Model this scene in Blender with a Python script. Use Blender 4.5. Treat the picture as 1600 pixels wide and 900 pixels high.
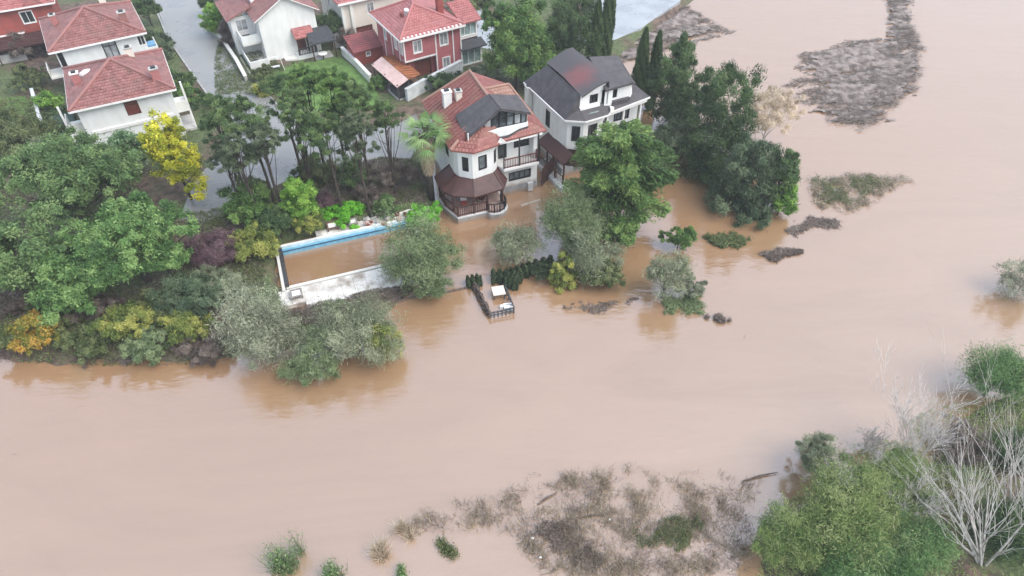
import bpy, math, random
import numpy as np
from mathutils import Vector

for o in list(bpy.data.objects):
    bpy.data.objects.remove(o)
SC = bpy.context.scene
COL = SC.collection
R = math.radians

# ------------------------------------------------------------------ camera
cam = bpy.data.cameras.new('camera')
cam.sensor_width = 36.0
cam.lens = 1081.0 / 1600.0 * 36.0
cam.clip_start = 0.5
cam.clip_end = 8000.0
camo = bpy.data.objects.new('camera', cam)
camo.location = (0, 0, 40)
camo.rotation_euler = (R(90 - 44.5), 0, 0)
COL.objects.link(camo)
SC.camera = camo

# ------------------------------------------------------------------ sky (overcast), sun, exposure
SUN_EL, SUN_AZ = 52.0, 116.0          # azimuth: compass bearing of the sun, y = north
world = bpy.data.worlds.new('World')
SC.world = world
world.use_nodes = True
wn, wl = world.node_tree.nodes, world.node_tree.links
wn.clear()
sky = wn.new('ShaderNodeTexSky')
sky.sky_type = 'NISHITA'
sky.sun_disc = False
sky.sun_elevation = R(SUN_EL)
sky.sun_rotation = R(SUN_AZ)
sky.altitude = 0
sky.air_density = 1.0
sky.dust_density = 2.0
sky.ozone_density = 1.0
hs = wn.new('ShaderNodeGamma')          # cloud cover evens out the clear sky's bright and dark parts
hs.inputs['Gamma'].default_value = 0.5
bg = wn.new('ShaderNodeBackground')
bg.inputs['Strength'].default_value = 0.15
wo = wn.new('ShaderNodeOutputWorld')
wl.new(sky.outputs[0], hs.inputs['Color'])
wl.new(hs.outputs[0], bg.inputs[0])
wl.new(bg.outputs[0], wo.inputs[0])

sl = bpy.data.lights.new('sun', 'SUN')
sl.energy = 0.6
sl.angle = R(45)
sl.color = (1.0, 0.97, 0.93)
so = bpy.data.objects.new('sun', sl)
az, el = R(SUN_AZ), R(SUN_EL)
sd = Vector((math.sin(az) * math.cos(el), math.cos(az) * math.cos(el), math.sin(el)))
so.rotation_euler = sd.to_track_quat('Z', 'Y').to_euler()
so.location = (0, 0, 120)
COL.objects.link(so)

SC.view_settings.view_transform = 'Standard'
SC.view_settings.look = 'None'
SC.view_settings.gamma = 1.0
SC.view_settings.exposure = 2.42
SC.view_settings.use_curve_mapping = False

# ------------------------------------------------------------------ helpers
class MB:
    """collects faces in local coordinates and links them as one mesh object"""
    def __init__(s):
        s.v, s.f, s.t = [], [], []
    def face(s, pts, tile=None):
        i = len(s.v)
        s.v += [tuple(p) for p in pts]
        s.t += tile if tile else [(0, 0, 0)] * len(pts)
        s.f.append(tuple(range(i, i + len(pts))))
        return s
    def box(s, x0, x1, y0, y1, z0, z1):
        P = [(x0, y0, z0), (x1, y0, z0), (x1, y1, z0), (x0, y1, z0), (x0, y0, z1), (x1, y0, z1), (x1, y1, z1), (x0, y1, z1)]
        for q in ((3, 2, 1, 0), (4, 5, 6, 7), (0, 1, 5, 4), (1, 2, 6, 5), (2, 3, 7, 6), (3, 0, 4, 7)):
            s.face([P[k] for k in q])
        return s
    def prism(s, poly, z0, z1):
        n = len(poly)
        s.face([(p[0], p[1], z1) for p in poly])
        s.face([(p[0], p[1], z0) for p in reversed(poly)])
        for i in range(n):
            a, b = poly[i], poly[(i + 1) % n]
            s.face([(a[0], a[1], z0), (b[0], b[1], z0), (b[0], b[1], z1), (a[0], a[1], z1)])
        return s
    def bar(s, a, b, w, h=None, up=(0, 0, 1)):
        """square bar from a to b"""
        h = h or w
        a, b = Vector(a), Vector(b)
        d = (b - a)
        if d.length < 1e-6: return s
        d.normalize()
        u = Vector(up)
        if abs(d.dot(u)) > .95: u = Vector((1, 0, 0))
        sd_ = d.cross(u).normalized()
        u = sd_.cross(d).normalized()
        P = []
        for c in (a, b):
            for (i, j) in ((-1, -1), (1, -1), (1, 1), (-1, 1)):
                P.append(c + sd_ * i * w / 2 + u * j * h / 2)
        for q in ((0, 1, 2, 3), (7, 6, 5, 4), (1, 0, 4, 5), (2, 1, 5, 6), (3, 2, 6, 7), (0, 3, 7, 4)):
            s.face([P[k] for k in q])
        return s
    def tube(s, pts, rad, n=5, cap=True):
        rings = []
        for k, p in enumerate(pts):
            p = Vector(p)
            d = Vector(pts[min(k + 1, len(pts) - 1)]) - Vector(pts[max(k - 1, 0)])
            if d.length < 1e-6: d = Vector((0, 0, 1))
            d.normalize()
            u = Vector((1, 0, 0)) if abs(d.z) > .7 else Vector((0, 0, 1))
            a = d.cross(u).normalized(); b = d.cross(a)
            r = rad[k] if isinstance(rad, (list, tuple)) else rad
            i0 = len(s.v)
            for j in range(n):
                t = 2 * math.pi * j / n
                q = p + a * math.cos(t) * r + b * math.sin(t) * r
                s.v.append(tuple(q)); s.t.append((0, 0, 0))
            rings.append(i0)
        for k in range(len(rings) - 1):
            for j in range(n):
                s.f.append((rings[k] + j, rings[k] + (j + 1) % n, rings[k + 1] + (j + 1) % n, rings[k + 1] + j))
        if cap:
            s.f.append(tuple(rings[-1] + j for j in range(n)))
            s.f.append(tuple(rings[0] + n - 1 - j for j in range(n)))
        return s
    def build(s, name, mat, parent=None, smooth=False):
        me = bpy.data.meshes.new(name)
        me.from_pydata(s.v, [], s.f)
        me.materials.append(mat)
        if any(t != (0, 0, 0) for t in s.t):
            at = me.attributes.new('tile', 'FLOAT_VECTOR', 'POINT')
            at.data.foreach_set('vector', np.array(s.t, dtype=np.float32).ravel())
        if smooth:
            me.polygons.foreach_set('use_smooth', [True] * len(me.polygons))
        me.update()
        o = bpy.data.objects.new(name, me)
        COL.objects.link(o)
        if parent is not None: o.parent = parent
        return o

def tag(o, label, cat, group=None, kind=None):
    o['label'] = label
    o['category'] = cat
    if group: o['group'] = group
    if kind: o['kind'] = kind
    return o

def thing(name, label, cat, loc=(0, 0, 0), rz=0.0, group=None):
    o = bpy.data.objects.new(name, None)
    o.empty_display_size = .3
    o.location = loc
    o.rotation_euler = (0, 0, R(rz))
    COL.objects.link(o)
    return tag(o, label, cat, group)

def structure(o):
    o['kind'] = 'structure'
    return o

# ------------------------------------------------------------------ materials
def nmat(name):
    m = bpy.data.materials.new(name)
    m.use_nodes = True
    n, l = m.node_tree.nodes, m.node_tree.links
    return m, n, l, n['Principled BSDF']

def pmat(name, col, col2=None, scale=2.0, rough=.75, bump=0.0, bscale=20.0, metal=0.0, detail=5.0, spec=.5, lo=.35, hi=.65):
    """plain surface with colour mottling and fine relief"""
    m, n, l, b = nmat(name)
    b.inputs['Roughness'].default_value = rough
    b.inputs['Metallic'].default_value = metal
    b.inputs['Specular IOR Level'].default_value = spec
    tc = n.new('ShaderNodeTexCoord')
    if col2 is None: col2 = tuple(c * .82 for c in col)
    nz = n.new('ShaderNodeTexNoise'); nz.inputs['Scale'].default_value = scale; nz.inputs['Detail'].default_value = detail
    l.new(tc.outputs['Object'], nz.inputs['Vector'])
    rp = n.new('ShaderNodeValToRGB')
    rp.color_ramp.elements[0].position = lo; rp.color_ramp.elements[0].color = (*col2, 1)
    rp.color_ramp.elements[1].position = hi; rp.color_ramp.elements[1].color = (*col, 1)
    l.new(nz.outputs['Fac'], rp.inputs[0])
    l.new(rp.outputs[0], b.inputs['Base Color'])
    if bump:
        n2 = n.new('ShaderNodeTexNoise'); n2.inputs['Scale'].default_value = bscale; n2.inputs['Detail'].default_value = 4
        l.new(tc.outputs['Object'], n2.inputs['Vector'])
        bp = n.new('ShaderNodeBump'); bp.inputs['Strength'].default_value = bump; bp.inputs['Distance'].default_value = .05
        l.new(n2.outputs['Fac'], bp.inputs['Height']); l.new(bp.outputs[0], b.inputs['Normal'])
    return m

def render_mat(name, col, grime, mud=None):
    """painted render with rain streaks, and a silt line where the flood stood"""
    m, n, l, b = nmat(name)
    b.inputs['Roughness'].default_value = .8
    tc = n.new('ShaderNodeTexCoord')
    mp = n.new('ShaderNodeMapping'); mp.inputs['Scale'].default_value = (1.5, 1.5, .45); l.new(tc.outputs['Object'], mp.inputs[0])
    nz = n.new('ShaderNodeTexNoise'); nz.inputs['Scale'].default_value = 1.0; nz.inputs['Detail'].default_value = 7; l.new(mp.outputs[0], nz.inputs['Vector'])
    rp = n.new('ShaderNodeValToRGB'); rp.color_ramp.elements[0].position = .36; rp.color_ramp.elements[1].position = .60
    rp.color_ramp.elements[0].color = (*grime, 1); rp.color_ramp.elements[1].color = (*col, 1); l.new(nz.outputs['Fac'], rp.inputs[0])
    out = rp.outputs[0]
    if mud:
        sx = n.new('ShaderNodeSeparateXYZ'); l.new(tc.outputs['Object'], sx.inputs[0])
        n2 = n.new('ShaderNodeTexNoise'); n2.inputs['Scale'].default_value = 1.7; n2.inputs['Detail'].default_value = 5; l.new(tc.outputs['Object'], n2.inputs['Vector'])
        ad = n.new('ShaderNodeMath'); ad.operation = 'MULTIPLY_ADD'; ad.inputs[1].default_value = .5; l.new(n2.outputs['Fac'], ad.inputs[0]); l.new(sx.outputs[2], ad.inputs[2])
        mr = n.new('ShaderNodeMapRange'); mr.inputs['From Min'].default_value = mud; mr.inputs['From Max'].default_value = mud + .35; mr.inputs['To Min'].default_value = .8; mr.inputs['To Max'].default_value = 0
        l.new(ad.outputs[0], mr.inputs['Value'])
        mx = n.new('ShaderNodeMixRGB'); mx.inputs[2].default_value = (.33, .23, .155, 1); l.new(mr.outputs[0], mx.inputs[0]); l.new(out, mx.inputs[1]); out = mx.outputs[0]
    l.new(out, b.inputs['Base Color'])
    n3 = n.new('ShaderNodeTexNoise'); n3.inputs['Scale'].default_value = 28; l.new(tc.outputs['Object'], n3.inputs['Vector'])
    bp = n.new('ShaderNodeBump'); bp.inputs['Strength'].default_value = .15; bp.inputs['Distance'].default_value = .03; l.new(n3.outputs['Fac'], bp.inputs['Height']); l.new(bp.outputs[0], b.inputs['Normal'])
    return m

def tile_mat(name, cols, tw=.30, th=.36, rough=.6, wave=.5, stain=None, stain_amt=.5):
    """clay tiles: every tile its own tone, rounded across; the courses themselves are geometry"""
    m, n, l, b = nmat(name)
    b.inputs['Roughness'].default_value = rough
    at = n.new('ShaderNodeAttribute'); at.attribute_name = 'tile'
    sx = n.new('ShaderNodeSeparateXYZ'); l.new(at.outputs['Vector'], sx.inputs[0])
    du = n.new('ShaderNodeMath'); du.operation = 'DIVIDE'; du.inputs[1].default_value = tw; l.new(sx.outputs[0], du.inputs[0])
    fu = n.new('ShaderNodeMath'); fu.operation = 'FLOOR'; l.new(du.outputs[0], fu.inputs[0])
    dv = n.new('ShaderNodeMath'); dv.operation = 'DIVIDE'; dv.inputs[1].default_value = th; l.new(sx.outputs[1], dv.inputs[0])
    fv = n.new('ShaderNodeMath'); fv.operation = 'FLOOR'; l.new(dv.outputs[0], fv.inputs[0])
    cb = n.new('ShaderNodeCombineXYZ'); l.new(fu.outputs[0], cb.inputs[0]); l.new(fv.outputs[0], cb.inputs[1])
    wn_ = n.new('ShaderNodeTexWhiteNoise'); l.new(cb.outputs[0], wn_.inputs['Vector'])
    rp = n.new('ShaderNodeValToRGB'); rp.color_ramp.interpolation = 'LINEAR'
    rp.color_ramp.elements[0].color = (*cols[0], 1); rp.color_ramp.elements[1].color = (*cols[-1], 1)
    for k, c in enumerate(cols[1:-1]):
        e = rp.color_ramp.elements.new((k + 1) / (len(cols) - 1)); e.color = (*c, 1)
    l.new(wn_.outputs['Value'], rp.inputs[0])
    out = rp.outputs[0]
    if stain:
        tc = n.new('ShaderNodeTexCoord'); nz = n.new('ShaderNodeTexNoise'); nz.inputs['Scale'].default_value = .7; nz.inputs['Detail'].default_value = 6
        l.new(tc.outputs['Object'], nz.inputs['Vector'])
        r2 = n.new('ShaderNodeValToRGB'); r2.color_ramp.elements[0].position = .45; r2.color_ramp.elements[1].position = .7
        r2.color_ramp.elements[1].color = (stain_amt,) * 3 + (1,)
        l.new(nz.outputs['Fac'], r2.inputs[0])
        mx = n.new('ShaderNodeMixRGB'); mx.inputs[2].default_value = (*stain, 1)
        l.new(r2.outputs[0], mx.inputs[0]); l.new(out, mx.inputs[1]); out = mx.outputs[0]
    l.new(out, b.inputs['Base Color'])
    if wave:
        ml = n.new('ShaderNodeMath'); ml.operation = 'MULTIPLY'; ml.inputs[1].default_value = 2 * math.pi; l.new(du.outputs[0], ml.inputs[0])
        sn = n.new('ShaderNodeMath'); sn.operation = 'SINE'; l.new(ml.outputs[0], sn.inputs[0])
        bp = n.new('ShaderNodeBump'); bp.inputs['Strength'].default_value = wave; bp.inputs['Distance'].default_value = .03
        l.new(sn.outputs[0], bp.inputs['Height']); l.new(bp.outputs[0], b.inputs['Normal'])
    return m

LEAF = {}
LEAF_GAIN = 1.7
def leaf_mat(name, cols, trans=.3, rough=.55):
    """foliage: each leaf carries its own random tone"""
    if name in LEAF: return LEAF[name]
    m, n, l, b = nmat('foliage_' + name)
    at = n.new('ShaderNodeAttribute'); at.attribute_name = 'tint'
    rp = n.new('ShaderNodeValToRGB')
    rp.color_ramp.elements[0].position = 0.05; rp.color_ramp.elements[1].position = .95
    cols = [tuple(LEAF_GAIN * v for v in c) for c in cols]
    rp.color_ramp.elements[0].color = (*cols[0], 1); rp.color_ramp.elements[1].color = (*cols[-1], 1)
    for k, c in enumerate(cols[1:-1]):
        e = rp.color_ramp.elements.new((k + 1) / (len(cols) - 1)); e.color = (*c, 1)
    l.new(at.outputs['Fac'], rp.inputs[0])
    l.new(rp.outputs[0], b.inputs['Base Color'])
    b.inputs['Roughness'].default_value = rough
    b.inputs['Specular IOR Level'].default_value = .25
    tr = n.new('ShaderNodeBsdfTranslucent'); l.new(rp.outputs[0], tr.inputs['Color'])
    mx = n.new('ShaderNodeMixShader'); mx.inputs[0].default_value = trans
    l.new(b.outputs[0], mx.inputs[1]); l.new(tr.outputs[0], mx.inputs[2])
    l.new(mx.outputs[0], n['Material Output'].inputs[0])
    LEAF[name] = m
    return m

M = dict(
    white=render_mat('white_render', (.74, .75, .73), (.67, .675, .65)),
    offwhite=pmat('weathered_white_render', (.72, .71, .66), (.55, .54, .49), .5, .85, .2, 25),
    cream=pmat('cream_render', (.72, .66, .58), (.60, .55, .48), .5, .85, .15, 25),
    trim=pmat('white_trim', (.80, .79, .77), (.72, .71, .68), 2, .6),
    grey=render_mat('grey_plinth_stone', (.34, .35, .36), (.22, .23, .24), .45),
    floodwhite=render_mat('flood_stained_white_render', (.74, .75, .73), (.66, .665, .64), 1.15),
    concrete=pmat('concrete', (.50, .49, .47), (.34, .33, .31), 1.2, .85, .3, 15),
    palegrey=pmat('pale_wall_coping', (.62, .64, .65), (.46, .48, .48), 1.0, .7, .2, 20),
    maroon=pmat('maroon_stained_timber', (.070, .026, .022), (.045, .016, .014), 2.5, .55, .3, 12),
    maroon_rail=pmat('reddish_timber_rail', (.13, .035, .028), (.08, .022, .018), 4, .5),
    dark=pmat('dark_frame', (.020, .022, .024), (.012, .013, .014), 4, .45),
    shutter=pmat('brown_roller_shutter', (.20, .055, .038), (.15, .04, .028), 3, .6),
    redwall=pmat('rose_red_cladding', (.40, .125, .13), (.31, .09, .095), .8, .7, .2, 25),
    redwall2=pmat('brick_red_render', (.33, .075, .06), (.22, .05, .04), .7, .8, .2, 25),
    darkroof=pmat('charcoal_shingle', (.085, .078, .082), (.055, .050, .054), 1.6, .7, .5, 30),
    roseroof=pmat('faded_rose_shingle', (.27, .075, .075), (.16, .055, .055), 1.2, .7, .4, 30),
    gazebo=pmat('dark_gazebo_shingle', (.055, .060, .066), (.035, .038, .042), 2, .7, .4, 25),
    rust=pmat('rusty_corrugated_sheet', (.36, .135, .055), (.22, .085, .04), 1.4, .65, .2, 12, metal=.1),
    palesheet=pmat('faded_pink_sheet', (.66, .47, .43), (.52, .36, .32), 1.2, .6, .1, 10),
    metal=pmat('painted_steel', (.10, .10, .11), (.06, .06, .065), 4, .45, metal=.4),
    brass=pmat('aluminium_dome', (.72, .72, .72), (.55, .55, .55), 4, .3, metal=.3),
    bark=pmat('bark', (.075, .058, .046), (.035, .027, .022), 6, .9, .5, 14),
    palebark=pmat('pale_bark', (.54, .52, .48), (.30, .27, .24), 3, .85, .4, 14),
    deadwood=pmat('wet_driftwood', (.15, .115, .095), (.07, .052, .044), 4, .85, .4, 14),
    plank=pmat('weathered_plank', (.55, .47, .40), (.38, .31, .26), 5, .8, .2, 20),
    deck=pmat('pale_pool_paving', (.70, .68, .64), (.30, .26, .22), .8, .75, .2, 10, lo=.34, hi=.56),
    poolblue=pmat('pool_blue_mosaic', (.20, .46, .60), (.12, .34, .50), 3, .35),
    poolblue2=pmat('pool_pale_blue', (.48, .62, .68), (.34, .50, .58), 2, .4),
    poolline=pmat('pool_dark_blue_line', (.035, .10, .19), (.03, .07, .14), 4, .4),
    terra=pmat('terrace_tiles', (.42, .30, .26), (.32, .22, .19), 3, .6),
    bluetarp=pmat('blue_tarpaulin', (.16, .36, .55), (.10, .25, .42), 3, .5),
    palecyan=pmat('pale_blue_plastic', (.45, .68, .74), (.32, .55, .62), 4, .4),
    red=pmat('red_cloth', (.40, .06, .05), (.28, .04, .035), 5, .7),
)
M['tile'] = tile_mat('clay_roof_tiles', [(.165, .062, .055), (.23, .092, .080), (.29, .13, .115), (.20, .078, .070)], stain=(.15, .095, .082))
M['tile_pink'] = tile_mat('pinkish_roof_tiles', [(.28, .085, .08), (.34, .12, .112), (.40, .155, .145), (.31, .10, .094)], stain=(.24, .105, .10), stain_amt=.35)
M['tile_h1'] = tile_mat('rust_red_roof_tiles', [(.17, .050, .043), (.22, .068, .058), (.27, .098, .082), (.19, .056, .048)], stain=(.23, .13, .095), stain_amt=.6)
M['tile_tan'] = tile_mat('sun_bleached_tan_tiles', [(.25, .125, .092), (.29, .16, .118), (.32, .185, .138), (.26, .135, .10)], stain=(.20, .088, .068), stain_amt=.5)

def faded_roof():
    m, n, l, b = nmat('charcoal_shingle_faded_to_rose')
    b.inputs['Roughness'].default_value = .7
    tc = n.new('ShaderNodeTexCoord'); mp = n.new('ShaderNodeMapping'); mp.inputs['Location'].default_value = (-2.45, -2.3, -9.3); mp.vector_type = 'POINT'
    l.new(tc.outputs['Object'], mp.inputs[0])
    ln_ = n.new('ShaderNodeVectorMath'); ln_.operation = 'LENGTH'; l.new(mp.outputs[0], ln_.inputs[0])
    nz = n.new('ShaderNodeTexNoise'); nz.inputs['Scale'].default_value = 1.4; nz.inputs['Detail'].default_value = 6; l.new(tc.outputs['Object'], nz.inputs['Vector'])
    ad = n.new('ShaderNodeMath'); ad.operation = 'MULTIPLY_ADD'; ad.inputs[1].default_value = 1.6; l.new(nz.outputs['Fac'], ad.inputs[0]); l.new(ln_.outputs['Value'], ad.inputs[2])
    rp = n.new('ShaderNodeValToRGB'); rp.color_ramp.elements[0].position = .36; rp.color_ramp.elements[1].position = .80
    rp.color_ramp.elements[0].color = (.17, .065, .066, 1); rp.color_ramp.elements[1].color = (.070, .064, .068, 1)
    dv = n.new('ShaderNodeMath'); dv.operation = 'DIVIDE'; dv.inputs[1].default_value = 3.6; l.new(ad.outputs[0], dv.inputs[0]); l.new(dv.outputs[0], rp.inputs[0])
    l.new(rp.outputs[0], b.inputs['Base Color'])
    return m
M['faded'] = faded_roof()

def glass_mat(name, col, rough=.06):
    m, n, l, b = nmat(name)
    tc = n.new('ShaderNodeTexCoord'); nz = n.new('ShaderNodeTexNoise'); nz.inputs['Scale'].default_value = 1.6
    l.new(tc.outputs['Object'], nz.inputs['Vector'])
    rp = n.new('ShaderNodeValToRGB'); rp.color_ramp.elements[0].position = .4; rp.color_ramp.elements[1].position = .6
    rp.color_ramp.elements[0].color = (*[c * .6 for c in col], 1); rp.color_ramp.elements[1].color = (*col, 1)
    l.new(nz.outputs['Fac'], rp.inputs[0]); l.new(rp.outputs[0], b.inputs['Base Color'])
    b.inputs['Roughness'].default_value = rough
    return m
M['glass'] = glass_mat('dark_window_glass', (.045, .052, .058))
M['curtain'] = glass_mat('glass_over_curtain', (.42, .44, .45), .12)
M['greyglass'] = glass_mat('greyish_glass', (.17, .20, .21), .08)
M['mint'] = glass_mat('pale_green_glass', (.36, .47, .46), .08)

def smooth(e0, e1, x):
    t = np.clip((x - e0) / (e1 - e0), 0, 1)
    return t * t * (3 - 2 * t)

def inside_dist(poly, X, Y):
    """signed distance to a polygon, positive inside"""
    d = np.full(X.shape, 1e9); ins = np.zeros(X.shape, bool)
    n = len(poly)
    for i in range(n):
        (x0, y0), (x1, y1) = poly[i], poly[(i + 1) % n]
        dx, dy = x1 - x0, y1 - y0
        t = np.clip(((X - x0) * dx + (Y - y0) * dy) / (dx * dx + dy * dy + 1e-12), 0, 1)
        d = np.minimum(d, np.hypot(X - x0 - t * dx, Y - y0 - t * dy))
        c = ((y0 > Y) != (y1 > Y)) & (X < (x1 - x0) * (Y - y0) / (y1 - y0 + 1e-12) + x0)
        ins ^= c
    return np.where(ins, d, -d)

_H = np.random.default_rng(99).random((256, 256))
def vnoise(X, Y):
    xi, yi = np.floor(X).astype(int), np.floor(Y).astype(int)
    fx, fy = X - xi, Y - yi
    fx, fy = fx * fx * (3 - 2 * fx), fy * fy * (3 - 2 * fy)
    h = lambda a, b: _H[a % 256, b % 256]
    return (h(xi, yi) * (1 - fx) + h(xi + 1, yi) * fx) * (1 - fy) + (h(xi, yi + 1) * (1 - fx) + h(xi + 1, yi + 1) * fx) * fy
def fbm(X, Y, s=1.0, seed=0.0, octv=5):
    v, a, t = 0.0, 1.0, 0.0
    for k in range(octv):
        f = s * 2.03 ** k
        v = v + a * vnoise(X * f + seed * 17.3 + k * 31.7, Y * f - seed * 9.1 + k * 13.9); t += a; a *= .55
    return v / t

def wob(X, Y, s=1.0, seed=0.0):
    """cheap smooth pseudo-noise"""
    a = np.sin(X * .91 * s + 1.3 + seed) * np.cos(Y * 1.07 * s - .7 + seed * 1.7)
    b = np.sin((X * .6 + Y * .8) * 2.1 * s + 2.1 + seed) * .5
    c = np.cos((X * -.77 + Y * .64) * 4.3 * s + seed * 2.3) * .28
    return (a + b + c) / 1.78

# ------------------------------------------------------------------ the setting: ground, water, road
LAND = [(-3000, 33), (-90, 33), (-38, 32.9), (-30, 32.6), (-22, 32.9), (-18, 33.6), (-13, 35.6), (-9.3, 38.4), (-7.2, 41.6), (-7.6, 44.5),
        (-7.9, 47), (-6.6, 48.6), (-6.9, 50.5), (-7.6, 54), (-8.4, 58), (-6.6, 63), (-2, 66.5), (3, 69), (8, 72), (12, 78), (15, 84), (22, 93),
        (29, 104), (60, 160), (300, 900), (300, 3000), (-3000, 3000)]
NEAR = [(12.90, 13.63), (14.19, 18.05), (17.23, 21.52), (21.21, 23.30), (26.80, 24.95), (30.28, 27.99), (34.45, 30.19), (39.02, 31.05), (60, 31), (3000, 31), (3000, -3000), (9, -3000)]

def height(X, Y):
    d1 = inside_dist(LAND, X, Y) + wob(X, Y, .5) * .6 + wob(X, Y, 1.7, 4) * .25
    d2 = inside_dist(NEAR, X, Y) + wob(X, Y, .6, 2) * .6
    h = -1.3 + 2.1 * smooth(-2.2, 2.0, d1)
    h2 = -1.3 + 1.9 * smooth(-2.5, 2.5, d2)
    h = np.maximum(h, h2)
    # the pool basin is dug into the bank
    c, s = math.cos(R(20)), math.sin(R(20))
    lx = (X + 19.74) * c + (Y - 44.76) * s
    ly = -(X + 19.74) * s + (Y - 44.76) * c
    pool = smooth(-.5, .0, np.minimum(np.minimum(lx + .6, 11.9 - lx), np.minimum(ly + 7.3, 1.4 - ly)))
    return h * (1 - pool) + np.minimum(h, -.8) * pool

gx = np.unique(np.concatenate([np.linspace(-75, 60, 226), np.array([-3000, -1000, -400, -200, -130, -95, 85, 110, 160, 240, 450, 1000, 3000])]))
gy = np.unique(np.concatenate([np.linspace(5, 115, 184), np.array([-3000, -800, -200, -60, -15, -4, 130, 160, 240, 450, 1000, 3000])]))
GX, GY = np.meshgrid(gx, gy)
GZ = height(GX, GY)
ny, nx = GX.shape
verts = np.stack([GX, GY, GZ], -1).reshape(-1, 3)
ii = (np.arange(ny - 1)[:, None] * nx + np.arange(nx - 1)[None, :]).ravel()
faces = np.stack([ii, ii + 1, ii + nx + 1, ii + nx], -1)
me = bpy.data.meshes.new('ground')
me.from_pydata(verts.tolist(), [], faces.tolist())
me.polygons.foreach_set('use_smooth', [True] * len(me.polygons))

def ground_material():
    m, n, l, b = nmat('bank_soil_and_grass')
    b.inputs['Roughness'].default_value = .9
    tc = n.new('ShaderNodeTexCoord')
    def noise(sc, det=6):
        z = n.new('ShaderNodeTexNoise'); z.inputs['Scale'].default_value = sc; z.inputs['Detail'].default_value = det
        l.new(tc.outputs['Object'], z.inputs['Vector']); return z.outputs['Fac']
    def ramp(f, a, b_, ca, cb):
        r = n.new('ShaderNodeValToRGB'); r.color_ramp.elements[0].position = a; r.color_ramp.elements[1].position = b_
        r.color_ramp.elements[0].color = (*ca, 1); r.color_ramp.elements[1].color = (*cb, 1); l.new(f, r.inputs[0]); return r.outputs[0]
    soil = ramp(noise(1.3, 8), .35, .65, (.060, .040, .030), (.17, .115, .085))
    grass = ramp(noise(3.1, 8), .3, .7, (.035, .055, .018), (.115, .145, .055))
    mask = ramp(noise(.16, 5), .42, .56, (0, 0, 0), (1, 1, 1))
    mx = n.new('ShaderNodeMixRGB'); l.new(mask, mx.inputs[0]); l.new(soil, mx.inputs[1]); l.new(grass, mx.inputs[2])
    l.new(mx.outputs[0], b.inputs['Base Color'])
    bp = n.new('ShaderNodeBump'); bp.inputs['Strength'].default_value = .8; bp.inputs['Distance'].default_value = .15
    l.new(noise(5, 8), bp.inputs['Height']); l.new(bp.outputs[0], b.inputs['Normal'])
    return m
me.materials.append(ground_material())
ground = bpy.data.objects.new('ground', me); COL.objects.link(ground); structure(ground)

def water_material():
    m, n, l, b = nmat('silty_flood_water')
    tc = n.new('ShaderNodeTexCoord')
    mp = n.new('ShaderNodeMapping'); mp.inputs['Rotation'].default_value = (0, 0, R(-18)); mp.inputs['Scale'].default_value = (.35, 1, 1)
    l.new(tc.outputs['Object'], mp.inputs[0])
    nz = n.new('ShaderNodeTexNoise'); nz.inputs['Scale'].default_value = .13; nz.inputs['Detail'].default_value = 9; nz.inputs['Roughness'].default_value = .62; nz.inputs['Distortion'].default_value = 1.6
    l.new(mp.outputs[0], nz.inputs['Vector'])
    rp = n.new('ShaderNodeValToRGB')
    rp.color_ramp.elements[0].position = .3; rp.color_ramp.elements[0].color = (.285, .175, .098, 1)
    rp.color_ramp.elements[1].position = .7; rp.color_ramp.elements[1].color = (.345, .222, .135, 1)
    l.new(nz.outputs['Fac'], rp.inputs[0])
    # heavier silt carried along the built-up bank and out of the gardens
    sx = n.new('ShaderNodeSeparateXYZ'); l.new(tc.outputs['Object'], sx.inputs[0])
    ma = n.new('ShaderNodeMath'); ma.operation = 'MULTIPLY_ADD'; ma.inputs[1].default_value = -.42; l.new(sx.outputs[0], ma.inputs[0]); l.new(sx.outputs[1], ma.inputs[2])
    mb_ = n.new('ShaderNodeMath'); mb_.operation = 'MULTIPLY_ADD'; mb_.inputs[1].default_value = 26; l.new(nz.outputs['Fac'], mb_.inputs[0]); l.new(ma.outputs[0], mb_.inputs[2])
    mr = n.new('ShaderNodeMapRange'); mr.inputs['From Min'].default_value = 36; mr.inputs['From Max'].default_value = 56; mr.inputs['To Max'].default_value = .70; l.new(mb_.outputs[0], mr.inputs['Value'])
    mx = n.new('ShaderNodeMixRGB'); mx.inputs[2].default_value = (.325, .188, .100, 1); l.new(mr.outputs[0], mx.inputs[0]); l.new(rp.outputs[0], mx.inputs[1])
    l.new(mx.outputs[0], b.inputs['Base Color'])
    b.inputs['Roughness'].default_value = .06
    b.inputs['IOR'].default_value = WATER_IOR
    n2 = n.new('ShaderNodeTexNoise'); n2.inputs['Scale'].default_value = .9; n2.inputs['Detail'].default_value = 5; n2.inputs['Roughness'].default_value = .6
    l.new(mp.outputs[0], n2.inputs['Vector'])
    bp = n.new('ShaderNodeBump'); bp.inputs['Strength'].default_value = .24; bp.inputs['Distance'].default_value = .25
    l.new(n2.outputs['Fac'], bp.inputs['Height']); l.new(bp.outputs[0], b.inputs['Normal'])
    return m
WATER_IOR = 2.7
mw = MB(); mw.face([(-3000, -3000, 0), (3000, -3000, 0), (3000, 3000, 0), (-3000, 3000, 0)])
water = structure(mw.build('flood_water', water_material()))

def sheet(name, pts, z, mat, thick=0.0):
    mb = MB()
    if thick: mb.prism([(p[0], p[1]) for p in pts], z - thick, z)
    else: mb.face([(p[0], p[1], z) for p in pts])
    return structure(mb.build(name, mat))

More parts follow.
